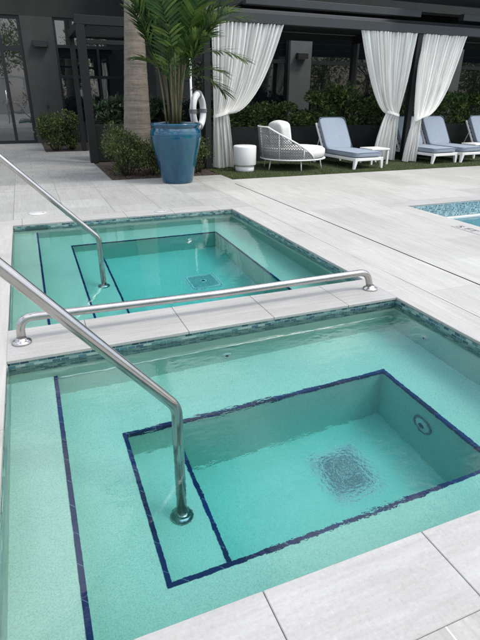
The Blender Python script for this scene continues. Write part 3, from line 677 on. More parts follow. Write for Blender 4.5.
# tall palm with ringed trunk
pt = empty('palm_tree', (2.40, 8.0, -0.01)); tag(pt, 'tall palm with thick ringed brown trunk between the shrubs and the blue pot', 'palm tree')
m = MB(); prof = []; pts = []; rr = []
rg = random.Random(3); z = 0.0
rings = [0]; 
while z < 8.2:
    z += rg.uniform(0.16, 0.30); rings.append(z)
for a, b in zip(rings[:-1], rings[1:]):
    for f, k in ((0.0, 1.0), (0.08, 1.018), (0.5, 1.006), (0.92, 1.0)):
        zz = a+(b-a)*f; base = 0.31-0.155*min(1, zz/3.2) - 0.01*max(0, zz-3.2)/5
        pts.append((0.03*math.sin(zz*0.5)+0.035*zz, 0.01*zz, zz)); rr.append(base*k)
m.tube(pts, rr, 40); tr_ = m.build('trunk', M['bark'], pt)
top = Vector(pts[-1])
def frond(mb, sm, base, az, el, ln, droop, leaflet, n=26, seed=0, wd=0.035, curl=0.5, r0=0.012, arch=1.0):
    rg = random.Random(seed); d = Vector((math.cos(az)*math.cos(el), math.sin(az)*math.cos(el), math.sin(el))); p = Vector(base); P = [p.copy()]; ds = [d.copy()]; N = 18
    side = d.cross(Vector((0, 0, 1))).normalized()
    for k in range(N):
        d = (d + Vector((0, 0, -1))*droop/N*(0.3+1.6*k/N)).normalized(); p = p+d*ln/N; P.append(p.copy()); ds.append(d.copy())
    sm.tube(P, [r0*(1-0.85*k/N) for k in range(N+1)], 6, cap=False)
    for k in range(n):
        t = 0.22+0.78*k/(n-1); f = t*N; i = min(N-1, int(f)); q = P[i].lerp(P[i+1], f-i); dd = ds[i]
        u = dd.cross(side).normalized()
        if u.z < 0: u = -u
        L_ = leaflet*math.sin(math.pi*min(1, (t-0.10)*0.97))**0.6*rg.uniform(.85, 1.08)+0.03
        for sg in (-1, 1):
            dv_ = (side*sg*0.85+dd*(0.55+0.5*t)+u*rg.uniform(0.05, 0.4)).normalized(); s0 = dv_.cross(u).normalized(); i0 = len(mb.v); pp = q.copy(); S = 4
            w0 = wd*rg.uniform(.8, 1.15)
            for j in range(S+1):
                ww = w0*0.5*math.sin(math.pi*(0.12+0.86*j/S))
                mb.v += [tuple(pp+s0*ww), tuple(pp-s0*ww)]
                dv_ = (dv_+Vector((0, 0, -1))*curl*0.25*rg.uniform(.6, 1.4)).normalized(); pp = pp+dv_*L_/S
            for j in range(S):
                a = i0+j*2; mb.f.append((a, a+1, a+3, a+2)); mb.uv.append([(0, 0)]*4); mb.sm.append(True)
cm, cs = MB(), MB()
for k in range(16):
    frond(cm, cs, top, k*2.399, random.uniform(-0.1, 1.2), random.uniform(1.9, 2.4), 1.6, 0.5, 34, 100+k, 0.045, r0=0.02)
cr = cm.build('crown', M['leaf_palm'], pt)
# potted palm
pp_ = empty('potted_palm', (2.68, 5.95, 0.86)); tag(pp_, 'feathery green palm with many stems growing out of the blue pot', 'palm plant')
specs = []
rg = random.Random(11)
stm = MB()
nst = 15
for k in range(nst):
    az = k*2.399+0.4; el = math.radians(rg.uniform(72, 86)); b = Vector((math.cos(az)*rg.uniform(.04, .16), math.sin(az)*rg.uniform(.04, .14), 0.02))
    hgt = rg.uniform(0.75, 1.25); lean = Vector((math.cos(az), math.sin(az), 0))*rg.uniform(.04, .16)
    t_ = b+lean+Vector((0, 0, hgt)); stm.tube([b, b+lean*0.25+Vector((0, 0, hgt*.35)), b+lean*0.6+Vector((0, 0, hgt*.7)), t_], [0.018, 0.015, 0.013, 0.010], 8)
    specs.append((t_, az))
stm.build('stems', M['palm_stem'], pp_)
fid = 0
for (t_, az) in specs:
    for q in range(2):
        a2 = az+rg.uniform(-.9, .9); e2 = math.radians(rg.uniform(52, 84))
        if math.cos(a2) < -0.2: e2 = max(e2, math.radians(70))
        fm, fs = MB(), MB()
        frond(fm, fs, t_-Vector((0, 0, rg.uniform(0, .25))), a2, e2, rg.uniform(0.9, 1.3), rg.uniform(.6, 1.2), 0.36, 19, 300+fid, 0.045, 0.45, 0.009)
        off = len(fm.v); fm.v += fs.v; fm.f += [tuple(i+off for i in f) for f in fs.f]; fm.uv += fs.uv; fm.sm += fs.sm
        fm.build('frond', M['leaf_palm'], pp_); fid += 1
for (a2, e2, ln_, dz) in ((math.radians(5), 30, 1.35, .95), (math.radians(-12), 48, 1.4, 1.05), (math.radians(14), 12, 1.05, .80), (math.radians(190), 70, 0.85, .85), (math.radians(182), 52, .62, .72), (math.radians(-60), 50, 0.95, .9), (math.radians(-20), 34, 0.85, .72)):
    fm, fs = MB(), MB(); frond(fm, fs, (0.02*math.cos(a2), 0.02, dz), a2, math.radians(e2), ln_, 1.0, 0.42, 21, 400+fid, 0.045, 0.45, 0.009)
    off = len(fm.v); fm.v += fs.v; fm.f += [tuple(i+off for i in f) for f in fs.f]; fm.uv += fs.uv; fm.sm += fs.sm
    fm.build('frond', M['leaf_palm'], pp_); fid += 1
# pot
po = empty('planter_pot', (2.68, 5.95, 0)); tag(po, 'big glossy blue glazed pot standing on the deck in front of the bed', 'pot')
m = MB(); m.lathe([(0.0, 0.0), (0.255, 0.0), (0.266, 0.012), (0.280, 0.08), (0.318, 0.25), (0.362, 0.44), (0.402, 0.60), (0.430, 0.73), (0.436, 0.80), (0.424, 0.86), (0.402, 0.895), (0.396, 0.91), (0.415, 0.925), (0.424, 0.945), (0.425, 0.965), (0.420, 0.978), (0.395, 0.974), (0.378, 0.955), (0.372, 0.90), (0.37, 0.84)], 0, 0, 64)
m.build('body', M['pot'], po)
m = MB(); m.lathe([(0.0, 0.885), (0.2, 0.88), (0.375, 0.87)], 0, 0, 40); m.build('soil', M['soil'], po)

# life ring on its stand
st = empty('rescue_stand', (3.36, 7.2, 0)); tag(st, 'thin white upright pole behind the potted palm', 'pole')
m = MB(); m.tube([(0, 0, -0.01), (0, 0, 2.05)], 0.02, 14); m.build('pole', M['white_paint'], st)
m = MB(); m.tube([(0, -.01, 1.50), (0.0, -0.07, 1.50), (0, -0.085, 1.55)], 0.009, 8); m.build('hook', M['steel'], st)
lr = empty('life_ring', (3.455, 7.08, 1.13), math.radians(52)); tag(lr, 'white life ring with grey grab rope hanging behind the potted palm', 'life ring')
m = MB(); c_ = [(math.cos(a)*0.285, 0, math.sin(a)*0.285) for a in [2*math.pi*k/48 for k in range(49)]]; m.tube(c_, 0.062, 16, cap=False); m.build('ring', M['ring'], lr)
m = MB()
for q in range(4):
    a0 = math.pi/4+q*math.pi/2
    m.tube([(math.cos(a0+t)*(0.345+0.035*math.sin((t+.78)/1.57*math.pi)), -0.01, math.sin(a0+t)*(0.345+0.035*math.sin((t+.78)/1.57*math.pi))) for t in [-.78+1.57*k/12 for k in range(13)]], 0.007, 6)
m.build('grab_rope', M['ring_rope'], lr)
for q in range(4):
    m = MB(); a0 = q*math.pi/2; cx, cz = math.cos(a0)*.285, math.sin(a0)*.285; u = Vector((math.cos(a0), 0, math.sin(a0)))
    for dt in (-.03, .0, .03):
        c0 = Vector((math.cos(a0+dt*3)*.285, 0, math.sin(a0+dt*3)*.285)); m.tube([c0+u*0.066*math.cos(b)+Vector((0, 1, 0))*0.066*math.sin(b) for b in [2*math.pi*k/16 for k in range(17)]], 0.012, 5, cap=False)
    m.build('strap', M['ring_rope'], lr)

# ------------------------------------------------------------------ buildings
fc = empty('building', (0, 14.8, 0)); tag(fc, 'dark grey stucco building wing with glass entrance at the left end', 'building')
def bx(name, x0, x1, y0, y1, z0, z1, mat, parent, px=0, py=14.8, ch=0): return boxo(name, x0-px, x1-px, y0-py, y1-py, z0, z1, mat, parent, ch)
bx('upper_wall', -9, 3.6, 14.8, 15.3, 3.46, 6.5, M['facade'], fc)
bx('wall_pier', 0.62, 1.515, 14.797, 15.3, -0.02, 3.458, M['facade_column'], fc)
bx('wall_base', 1.518, 3.6, 14.803, 15.3, -0.02, 0.55, M['facade'], fc)
def glazing(parent, x0, x1, y, z0, z1, mullions, transoms, ox, oy, mat, fw=0.055, name='window'):
    f = MB()
    f.box(x0-ox, x0+fw-ox, y-0.05-oy, y+0.05-oy, z0, z1); f.box(x1-fw-ox, x1-ox, y-0.05-oy, y+0.05-oy, z0, z1)
    f.box(x0+fw-ox, x1-fw-ox, y-0.047-oy, y+0.05-oy, z1-fw, z1-0.001); f.box(x0+fw-ox, x1-fw-ox, y-0.047-oy, y+0.05-oy, z0+0.001, z0+fw)
    for mx_ in mullions: f.box(mx_-fw/2-ox, mx_+fw/2-ox, y-0.044-oy, y+0.04-oy, z0+fw+.001, z1-fw-.001)
    for tz in transoms: f.box(x0+fw+.001-ox, x1-fw-.001-ox, y-0.038-oy, y+0.035-oy, tz-fw*0.7, tz+fw*0.7)
    fo = f.build(name, M['frame'], parent)
    # panes: each slightly turned so that reflections break from pane to pane
    p = MB(); xs = [x0+fw]+sorted(mullions)+[x1-fw]; zs = [z0+fw]+sorted(transoms)+[z1-fw]
    for a, b in zip(xs[:-1], xs[1:]):
        for c, d in zip(zs[:-1], zs[1:]):
            j = random.uniform(-.006, .006); k = random.uniform(-.004, .004)
            p.box(a-ox, b-ox, y-0.008-oy, y+0.004-oy, c, d, R=Matrix.Translation(((a+b)/2-ox, y-oy, (c+d)/2)) @ Matrix.Rotation(j, 4, 'Z') @ Matrix.Rotation(k, 4, 'X') @ Matrix.Translation((-(a+b)/2+ox, -y+oy, -(c+d)/2)))
    p.build('pane', mat, fo); return fo
d1 = glazing(fc, -2.3, 0.618, 14.9, 0.0, 3.458, [-0.85, 0.02], [2.62], 0, 14.8, M['glass'], 0.09, 'entrance_door')
m = MB(); m.tube([(-0.06, -0.02, 0.9), (-0.06, -0.07, 0.9), (-0.06, -0.07, 1.5), (-0.06, -0.02, 1.5)], 0.014, 8); m.build('door_handle', M['steel'], d1)
glazing(fc, 1.52, 3.598, 14.9, 0.552, 3.458, [2.03, 2.75], [2.72, 1.9], 0, 14.8, M['glass'], 0.06)
bx('lower_wall', -9, -2.302, 14.8, 15.3, -0.02, 3.458, M['facade'], fc)
jog = bx('return_wall', 3.603, 3.9, 11.003, 15.3, -0.02, 6.5, M['facade'], fc)
s = bx('outlet_box', 1.03, 1.09, 14.77, 14.797, 1.02, 1.12, M['lamp_black'], fc)

f2 = empty('building', (8, 11, 0)); tag(f2, 'dark building front with grey columns and tinted windows behind the loungers', 'building')
def b2(name, *a, mat=None, ch=0): return bx(name, *a, mat, f2, 8, 11, ch)
b2('upper_wall', 3.9, 24, 11.05, 11.4, 3.0, 6.5, mat=M['facade'])
cols = [(1.9+5.5*k, 2.57+5.5*k) for k in range(1, 4)]
prev = 3.902
for (a, b) in cols:
    b2('column', a, b, 10.95, 11.3, -0.02, 2.997, mat=M['column'])
    nm = 3; wd_ = (a-prev)/nm
    glazing(f2, prev+0.002, a-0.002, 11.12, 0.3, 2.998, [prev+wd_*q for q in range(1, nm)], [2.28], 8, 11, M['glass_dim'], 0.07)
    prev = b
glazing(f2, prev+0.002, 24, 11.12, 0.3, 2.998, [prev+1.5, prev+3.0], [2.28], 8, 11, M['glass_dim'], 0.07)
b2('wall_base', 3.902, 24, 11.16, 11.4, -0.02, 0.298, mat=M['facade'])

def wall_lamp(loc, label, wd_=0.42, ht=0.15):
    r = empty('wall_lamp', loc); tag(r, label, 'wall lamp', 'flat black wall lamps')
    m = MB(); m.box(-wd_/2, wd_/2, -0.16, 0.0, -ht/2, ht/2, ch=0.006); m.build('housing', M['lamp_black'], r)
    m = MB(); m.box(-wd_/2+0.03, wd_/2-0.03, -0.14, -0.02, -ht/2-0.006, -ht/2+0.001); m.build('diffuser', M['fitting'], r)
wall_lamp((1.09, 14.795, 2.77), 'flat black wall lamp on the grey pier beside the glass entrance')
wall_lamp((7.72, 10.948, 2.42), 'black wall lamp on the grey column behind the round daybed', 0.32, 0.14)

# ------------------------------------------------------------------ pergolas
pg = empty('pergola', (3.72, 7.4, 0)); tag(pg, 'long dark aluminium pergola with hanging white curtains over the turf', 'pergola')
def pb(name, x0, x1, y0, y1, z0, z1, mat=None, ch=0.004): return boxo(name, x0-3.72, x1-3.72, y0-7.4, y1-7.4, z0, z1, mat or M['pergola'], pg, ch)
for x in (3.745, 8.77, 13.8, 18.8):
    pb('post', x-0.062, x+0.062, 7.34, 7.46, 0.0, 2.688)
    pb('post', x-0.062, x+0.062, 9.85, 9.97, 0.0, 2.688)
pb('front_beam', 3.55, 19.5, 7.32, 7.47, 2.69, 2.86, M['pergola_light'])
pb('rear_beam', 3.55, 19.5, 9.84, 9.98, 2.69, 2.86)
for x in (3.745, 8.77, 13.8, 18.8): pb('side_beam', x-0.06, x+0.06, 7.473, 9.837, 2.69, 2.858)
m = MB()
y = 7.56
while y < 9.8:
    R = Matrix.Translation((11.5-3.72, y-7.4, 2.90)) @ Matrix.Rotation(math.radians(35), 4, 'X'); m.box(-7.9, 7.9, -0.085, 0.085, -0.012, 0.012, R=R); y += 0.145
m.build('louvre_blades', M['pergola'], pg)
for (a, b) in ((4.55, 8.72), (9.93, 13.75), (14.9, 18.8)): pb('screen_box', a, b, 7.36, 7.52, 3.00, 3.13, M['pergola_light'])
pb('roof_edge', 8.3, 20, 7.0, 7.9, 3.36, 3.44, M['pergola_light'])
m = MB(); m.box(4.9-3.72, 20-3.72, 7.95-7.4, 9.7-7.4, 3.15, 3.2); m.build('roof_panel', M['pergola'], pg)

pl = empty('pergola', (1.65, 9.2, 0)); tag(pl, 'smaller dark pergola frame on square posts left of the palm trunk', 'pergola')
def p2(name, x0, x1, y0, y1, z0, z1, mat=None): return boxo(name, x0-1.65, x1-1.65, y0-9.2, y1-9.2, z0, z1, mat or M['pergola'], pl, 0.004)
p2('post', 1.565, 1.735, 9.12, 9.29, 0, 2.70); p2('post', 1.67, 1.79, 11.95, 12.07, 0, 2.70); p2('post', 3.40, 3.56, 9.12, 9.29, 0, 2.70)
p2('front_beam', 1.55, 3.7, 9.13, 9.28, 2.703, 2.87); p2('side_beam', 1.66, 1.80, 9.283, 12.1, 2.703, 2.86)
p2('rear_beam', 1.803, 3.6, 11.95, 12.08, 2.71, 2.86); p2('cross_rail', 1.738, 3.40, 9.17, 9.24, 2.36, 2.44); 
m = MB()
for k in range(9): m.box(0.16, 1.95, 0.30+k*0.3, 0.34+k*0.3, 2.74, 2.84)
m.build('louvre_blades', M['pergola'], pl)

# planters
a = empty('planter_box', (12, 8.25, 0)); tag(a, 'long low black planter wall behind the daybed and loungers', 'planter')
boxo('front_panel', 4.0-12, 12, 0, 0.06, 0, 0.76, M['planter_wall'], a, 0.004)
boxo('side_panel', 4.0-12, 4.06-12, 0.063, 0.8, 0, 0.755, M['planter_wall'], a, 0.004); boxo('rear_panel', 4.063-12, 12, 0.74, 0.8, 0, 0.75, M['planter_wall'], a, 0.004)
boxo('soil', 4.063-12, 12, 0.063, 0.737, 0.6, 0.69, M['soil'], a)
a = empty('planter_box', (2.65, 9.36, 0)); tag(a, 'black planter wall behind the shrubs and the palm trunk', 'planter')
boxo('front_panel', -0.90, 0.95, 0, 0.06, 0, 0.79, M['planter_wall'], a, 0.004); boxo('rear_panel', -0.90, 0.95, 0.74, 0.8, 0, 0.79, M['planter_wall'], a, 0.004)
boxo('side_panel', -0.90, -0.84, 0.063, 0.737, 0, 0.786, M['planter_wall'], a, 0.004); boxo('soil', -0.837, 0.95, 0.063, 0.737, 0.6, 0.71, M['soil'], a)

# ------------------------------------------------------------------ curtains
def curtain(label, top, tie, bot, y, ztop=2.685, ztie=1.06, zbot=0.02, straight='L', nf=15, seed=0, pw=0.47, bulge=0.0, fwd=0.0):
    rg = random.Random(seed); NU, NV = 170, 80
    r = empty('curtain', (top[0] if straight == 'L' else top[1], y, zbot)); ox, oz = r.location.x, zbot
    ph = [rg.uniform(-.35, .35) for _ in range(nf+2)]; am = [rg.uniform(.35, 1.5) for _ in range(nf+2)]
    m = MB(); i0 = 0
    for j in range(NV+1):
        t = j/NV; z = ztop+(zbot-ztop)*t
        if z > ztie:
            q = (z-ztie)/(ztop-ztie)
            fs = q**pw; fl = q**1.0
            if straight == 'L': xl = tie[0]+(top[0]-tie[0])*fl; xr = tie[1]+(top[1]-tie[1])*fs
            else: xl = tie[0]+(top[0]-tie[0])*fs; xr = tie[1]+(top[1]-tie[1])*fl
            amp = 0.026+0.030*min(1, q*2.5)
            if straight == 'R': amp += 0
        else:
            q = (ztie-z)/(ztie-zbot); f = min(1, q*1.0)**0.7
            xl = tie[0]+(bot[0]-tie[0])*f; xr = tie[1]+(bot[1]-tie[1])*f; amp = 0.022+0.032*min(1, q*2)
        pinch = math.exp(-((z-ztie)/0.10)**2)
        for i in range(NU+1):
            u = i/NU; k = u*nf; kk = int(k); fr_ = k-kk
            p_ = ph[kk]*(1-fr_)+ph[min(kk+1, nf+1)]*fr_; a_ = am[kk]*(1-fr_)+am[min(kk+1, nf+1)]*fr_
            wv = math.sin(2*math.pi*(k+p_)+0.5*math.sin(z*1.7+seed)); wv2 = math.sin(2*math.pi*(k*2.3+p_*2)+z*2.1+seed)
            x = xl+(xr-xl)*u+0.006*wv2+0.010*math.sin(z*3.1+k*0.8+seed)*min(1, abs(z-ztie)*3)*min(1, (ztop-z)*2)*math.sin(math.pi*u)
            yy = amp*a_*(wv*(1-0.3*pinch)+0.35*wv2)-0.05*pinch*math.sin(math.pi*u)-0.02
            yy -= fwd*min(1, (ztop-z)/(ztop-ztie))**1.5
            zz = z
            if z < 0.3: zz += 0.02*math.sin(u*9+seed)*(0.3-z)/0.3*0.5
            m.v.append((x-ox, yy, zz-oz))
    for j in range(NV):
        for i in range(NU):
            a = j*(NU+1)+i; m.f.append((a, a+1, a+NU+2, a+NU+1)); m.uv.append([(0, 0)]*4); m.sm.append(True)
    m.build('drape', M['curtain'], r)
    b = MB(); cx = (tie[0]+tie[1])/2-ox; hw = (tie[1]-tie[0])/2+0.012
    for j in range(2): pass
    ring = [(cx+math.cos(t)*hw, -0.035-fwd+math.sin(t)*0.062, ztie-oz+(0.045*math.cos(t))*(1 if straight == 'L' else -1)) for t in [2*math.pi*k/28 for k in range(29)]]
    i0 = len(b.v)
    for p in ring: b.v += [(p[0], p[1], p[2]-0.028), (p[0], p[1], p[2]+0.028)]
    for k in range(28): b.f.append((i0+2*k, i0+2*k+2, i0+2*k+3, i0+2*k+1)); b.uv.append([(0, 0)]*4); b.sm.append(True)
    b.build('tieback', M['curtain'], r)
    tag(r, label, 'curtain', 'white pergola curtains'); return r
curtain('white curtain tied to the pergola post behind the blue pot, beside the drum table', (3.84, 5.37), (3.87, 4.19), (3.84, 4.30), 7.38, seed=1, nf=17)
curtain('white curtain left of the middle pergola post, beside the first lounger', (7.22, 8.66), (8.10, 8.45), (7.84, 8.46), 7.38, straight='R', seed=2, nf=17, ztie=1.05, pw=0.62)
curtain('white curtain right of the middle pergola post, in front of the second lounger', (8.86, 10.08), (8.62, 8.82), (8.48, 8.80), 7.38, seed=3, nf=14, ztie=0.96, pw=0.5, fwd=0.36)

# ------------------------------------------------------------------ furniture
def cushion(name, sx, sy, sz, mat, parent, R=None, seg=10, puff=0.25):
    """soft box with rounded edges and slightly crowned faces"""
    m = MB(); N = seg; idx = {}
    def P(u, v, w_):
        v3 = Vector((u, v, w_)); e = 8.0
        k = (abs(u)**e+abs(v)**e+abs(w_)**e)**(1/e); q = v3/k
        cr = 1+puff*0.12*(1-u*u)*(1-v*v)
        return Vector((q.x*sx/2, q.y*sy/2, q.z*sz/2*cr*(1.0)))
    for ax in range(3):
        for sg in (-1, 1):
            i0 = len(m.v)
            for i in range(N+1):
                for j in range(N+1):
                    a = math.sin((-1+2*i/N)*math.pi/2); b = math.sin((-1+2*j/N)*math.pi/2); c = [0, 0, 0]; c[ax] = sg; c[(ax+1) % 3] = a; c[(ax+2) % 3] = b
                    q = P(*c); q = R @ q if R else q; m.v.append(tuple(q))
            for i in range(N):
                for j in range(N):
                    a = i0+i*(N+1)+j; f = (a, a+N+1, a+N+2, a+1); m.f.append(f if sg > 0 else f[::-1]); m.uv.append([(0, 0)]*4); m.sm.append(True)
    return m.build(name, mat, parent)
def chaise():
    r = empty('sun_lounger'); wd_ = 0.74
    m = MB()      # frame: feet end at y=0, head end at +1.62
    m.box(-wd_/2, -wd_/2+0.045, 0.0, 1.62, 0.165, 0.225, ch=0.006); m.box(wd_/2-0.045, wd_/2, 0.0, 1.62, 0.165, 0.225, ch=0.006)
    m.box(-wd_/2+0.046, wd_/2-0.046, 0.0, 0.05, 0.165, 0.225, ch=0.006); m.box(-wd_/2+0.046, wd_/2-0.046, 1.57, 1.62, 0.165, 0.225, ch=0.006)
    for k in range(9): m.box(-wd_/2+0.046, wd_/2-0.046, 0.12+k*0.14, 0.19+k*0.14, 0.195, 0.215)
    m.build('frame', M['white_paint'], r)
    for sx in (-1, 1):
        for y_ in (0.03, 1.50):
            m = MB(); top_x = sx*(wd_/2-0.03); bot_x = sx*(wd_/2-0.005)
            i = len(m.v); d1_, d2_ = 0.034, 0.022
            for (cx, z, d) in ((bot_x, 0.0, d2_), (top_x, 0.166, d1_)):
                for (a, b) in ((-1, -1), (1, -1), (1, 1), (-1, 1)): m.v.append((cx+a*d, y_+b*d, z))
            for f in ((0, 1, 2, 3)[::-1], (4, 5, 6, 7), (0, 1, 5, 4), (1, 2, 6, 5), (2, 3, 7, 6), (3, 0, 4, 7)): m.f.append(f); m.uv.append([(0, 0)]*4); m.sm.append(False)
            m.build('leg', M['white_paint'], r)
    cushion('seat_cushion', wd_-0.02, 1.14, 0.11, M['blue_fabric'], r, Matrix.Translation((0, 0.575, 0.283)))
    def piping(sx, sy, z, R):
        m = MB(); q = [(-1, -1), (1, -1), (1, 1), (-1, 1)]; P_ = []
        for k in range(4):
            a_, b_ = q[k]; c_ = 0.05
            for t_ in range(5):
                th = math.radians([180, 270, 0, 90][k]+90*t_/4); P_.append(R @ Vector((a_*(sx/2-c_)+math.cos(th)*c_, b_*(sy/2-c_)+math.sin(th)*c_, z)))
        m.tube(P_+[P_[0]], 0.006, 6, cap=False); return m
    piping(wd_-0.018, 1.142, 0.045, Matrix.Translation((0, 0.575, 0.283))).build('seat_piping', M['piping'], r)
    ang = math.radians(58)
    Rb = Matrix.Translation((0, 1.13, 0.27)) @ Matrix.Rotation(ang, 4, 'X') @ Matrix.Translation((0, 0.38, 0.045))
    cushion('back_cushion', wd_-0.03, 0.76, 0.11, M['blue_fabric'], r, Rb)
    piping(wd_-0.028, 0.762, 0.045, Rb).build('back_piping', M['piping'], r)
    m = MB(); Rf = Matrix.Translation((0, 1.13, 0.27)) @ Matrix.Rotation(ang, 4, 'X')
    for s in (-1, 1): m.box(s*(wd_/2-0.01)-0.02, s*(wd_/2-0.01)+0.02, -0.05, 0.70, -0.06, -0.025, R=Rf, ch=0.004)
    for k in range(6): m.box(-wd_/2+0.04, wd_/2-0.04, 0.03+k*0.12, 0.10+k*0.12, -0.052, -0.035, R=Rf)
    m.build('back_frame', M['white_paint'], r)
    for s in (-1, 1):
        m = MB(); m.tube([(s*(wd_/2-0.06), 1.40, 0.61), (s*(wd_/2-0.06), 1.56, 0.215)], 0.011, 8)
        m.build('back_stay', M['white_paint'], r)
    return r
LGp = 'sun loungers with grey blue cushions'
c0 = chaise(); tag(c0, 'first sun lounger from the left, between the round daybed and the middle curtain', 'sun lounger', LGp)
c0.location = (6.95, 6.24, 0.003); c0.rotation_euler.z = 0.07
for (x, y_, lb) in ((9.22, 6.46, 'second sun lounger, its back half hidden by the right curtain'), (10.07, 6.46, 'third sun lounger, directly right of the one behind the curtain'), (11.68, 6.50, 'last sun lounger at the right edge, beyond a small white table'),):
    c = copy_tree(c0); c.location = (x, y_, 0.003); c['label'] = lb
def side_table(x, y_, lb):
    r = empty('side_table', (x, y_, 0.003)); tag(r, lb, 'side table', 'low white side tables between loungers')
    m = MB(); m.box(-.24, .24, -.24, .24, 0.31, 0.345, ch=0.006); m.build('table_top', M['white_paint'], r)
    for a, b in ((-1, -1), (1, -1), (1, 1), (-1, 1)):
        m = MB(); m.box(a*.21-.02, a*.21+.02, b*.21-.02, b*.21+.02, 0, 0.309); m.build('leg', M['white_paint'], r)
side_table(7.62, 7.0, 'low white side table between the first lounger and the middle curtain')
side_table(10.85, 7.2, 'low white side table between the last two loungers')

# drum table
dt = empty('drum_table', (4.35, 6.86, 0.003)); tag(dt, 'white ceramic drum table with a grooved foot beside the left curtain', 'side table')
m = MB(); m.lathe([(0.0, 0.11), (0.19, 0.11), (0.222, 0.118), (0.230, 0.135), (0.232, 0.46), (0.228, 0.482), (0.212, 0.492), (0.0, 0.494)], 0, 0, 56); m.build('drum_body', M['stool'], dt)
m = MB(); m.lathe([(0.0, 0.0), (0.185, 0.0), (0.192, 0.008), (0.192, 0.109)], 0, 0, 56); m.build('foot', M['stool'], dt)

# round daybed
db = empty('round_daybed', (5.50, 6.96, 0.003)); tag(db, 'round white daybed with woven rope back and puffy back pillow', 'daybed')
Rr = 0.695
m = MB(); m.tube([(math.cos(a)*Rr, math.sin(a)*Rr*0.88, 0.215) for a in [2*math.pi*k/64 for k in range(65)]], 0.017, 10, cap=False)
for k in (-2, -1, 0, 1, 2): yv = k*0.25; xx = math.sqrt(max(0, 1-(yv/(Rr*0.88))**2))*Rr; m.tube([(-xx, yv, 0.215), (xx, yv, 0.215)], 0.012, 6)
m.build('frame', M['white_paint'], db)
for a in (195, 262, 322, 25, 95, 140):
    a = math.radians(a); c, s = math.cos(a), math.sin(a); m = MB(); m.tube([(c*Rr*.86, s*Rr*.76, 0.215), (c*Rr*.93, s*Rr*.83, 0.0)], [0.016, 0.011], 8); m.build('leg', M['white_paint'], db)
# back shell: wraps from the front (azimuth 285 deg) round the left to the back; top falls toward both ends
A0, A1 = math.radians(75), math.radians(285)
def shell_top(a):
    t = (a-A0)/(A1-A0); q = 1-abs(2*t-1)
    return 0.235+0.60*min(1, q*1.25)**0.75 if q < .8 else 0.235+0.60
def sp(a, z, k=1.0):
    f = 1+0.10*(z-0.215)/0.6; return (math.cos(a)*Rr*f*k, math.sin(a)*Rr*0.88*f*k, z)
m = MB(); m.tube([sp(A0+(A1-A0)*k/60, shell_top(A0+(A1-A0)*k/60)) for k in range(61)], 0.016, 10); m.build('top_rail', M['white_paint'], db)
for k in range(5):
    m = MB(); a = A0+(A1-A0)*(k+.5)/5; m.tube([sp(a, 0.215), sp(a, shell_top(a))], 0.011, 8); m.build('upright', M['white_paint'], db)
m = MB(); NS = 50
for k in range(NS):
    for sg in (-1, 1):
        a = A0+(A1-A0)*k/NS; pts = []
        z = 0.215
        while True:
            aa = a+sg*(z-0.215)*1.5
            if aa < A0 or aa > A1 or z > shell_top(aa): break
            pts.append(sp(aa, z, 1.0+0.006*sg)); z += 0.04
        if len(pts) > 1: m.tube(pts, 0.0075, 4, cap=False)
zz = 0.25
while zz < 0.8:
    seg_ = []
    for k in range(61):
        a = A0+(A1-A0)*k/60
        if shell_top(a) > zz: seg_.append(sp(a, zz))
    if len(seg_) > 2: m.tube(seg_, 0.007, 4, cap=False)
    zz += 0.055 if zz < .48 else 0.09
m.build('woven_back', M['rope'], db)
m = MB(); m.lathe([(0.0, 0.235), (0.64, 0.235), (0.68, 0.265), (0.695, 0.33), (0.685, 0.40), (0.63, 0.435), (0.3, 0.45), (0.0, 0.45)], 0, 0, 56, sy=0.88); m.build('seat_cushion', M['white_fabric'], db)
cushion('back_pillow', 0.24, 0.62, 0.50, M['white_fabric'], db, Matrix.Translation((-0.33, -0.02, 0.66)) @ Matrix.Rotation(math.radians(-10), 4, 'Y'), puff=1.5)
cushion('back_pillow', 0.24, 0.62, 0.48, M['white_fabric'], db, Matrix.Translation((-0.17, 0.30, 0.63)) @ Matrix.Rotation(math.radians(-50), 4, 'Z') @ Matrix.Rotation(math.radians(-8), 4, 'Y'), puff=1.5)

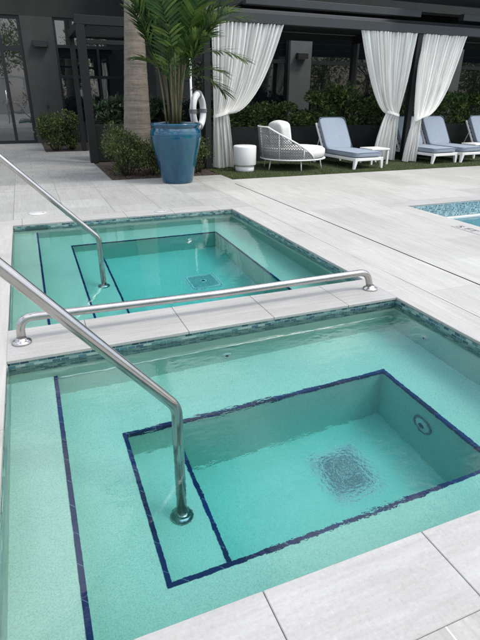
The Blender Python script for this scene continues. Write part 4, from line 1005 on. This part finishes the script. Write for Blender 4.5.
cb = empty('cabana', (6, -17, gz)); tag(cb, 'pale curtained cabana across the pool area, mirrored small in the windows behind the palm trunk', 'cabana')
for k in range(6):
    m = MB(); m.box(-7.5+k*3-0.06, -7.5+k*3+0.06, -0.06, 0.06, 0, 2.7); m.build('post', M['white_paint'], cb)
    m = MB(); NN = 24; xs_ = [-7.5+k*3+(0.1 if k % 2 == 0 else -0.9)+0.8*i/NN for i in range(NN+1)]
    for j in range(9):
        z_ = 2.65-2.6*j/8; q_ = 1-0.55*math.exp(-((z_-1.0)/0.5)**2); c0_ = xs_[0] if k % 2 == 0 else xs_[-1]
        for i, x_ in enumerate(xs_): m.v.append((c0_+(x_-c0_)*q_, 0.03*math.sin(i*1.5)+0.1, z_))
    for j in range(8):
        for i in range(NN): a_ = j*(NN+1)+i; m.f.append((a_, a_+1, a_+NN+2, a_+NN+1)); m.uv.append([(0, 0)]*4); m.sm.append(True)
    m.build('curtain_panel', M['curtain'], cb)
m = MB(); m.box(-7.7, 7.7, -1.6, 0.1, 2.71, 2.86); m.build('roof', M['white_paint'], cb)
# ------------------------------------------------------------------ trees across the pool area, seen mirrored in the windows
TG = 'trees across the lawn mirrored in the windows'
def tree(loc, h, r0, lb, seed):
    rg = random.Random(seed); r = empty('shade_tree', loc); tag(r, lb, 'tree', TG)
    t = MB(); t.tube([(0, 0, -.1), (0.1, 0, h*.3), (0.05, 0.1, h*.55)], [0.2, 0.15, 0.1], 10); f = MB()
    for _ in range(22):
        c = Vector((rg.uniform(-r0, r0), rg.uniform(-r0, r0), h*rg.uniform(.12, .95))); t.tube([(0.05, 0.05, h*.42), tuple(c)], [0.06, 0.015], 5)
        for _ in range(150):
            q = rnd(rg).normalized()*rg.random()**.4*r0*.5; leaf(f, c+q, (q.normalized()+rnd(rg)*.5).normalized(), rnd(rg).normalized(), rg.uniform(.18, .34), .13)
    t.build('trunk', M['bark'], r); f.build('crown', M['leaf_tree'], r); return r
nm_ = ['first', 'second', 'third', 'fourth', 'fifth', 'sixth', 'seventh', 'eighth', 'ninth', 'tenth', 'eleventh', 'last']
for i in range(12):
    tree((-10+6.2*i, -20-2*(i % 3), gz), 6.2+(i*5 % 4)*0.6, 3.0, nm_[i]+' tree from the left in the row mirrored in the windows', 70+i)
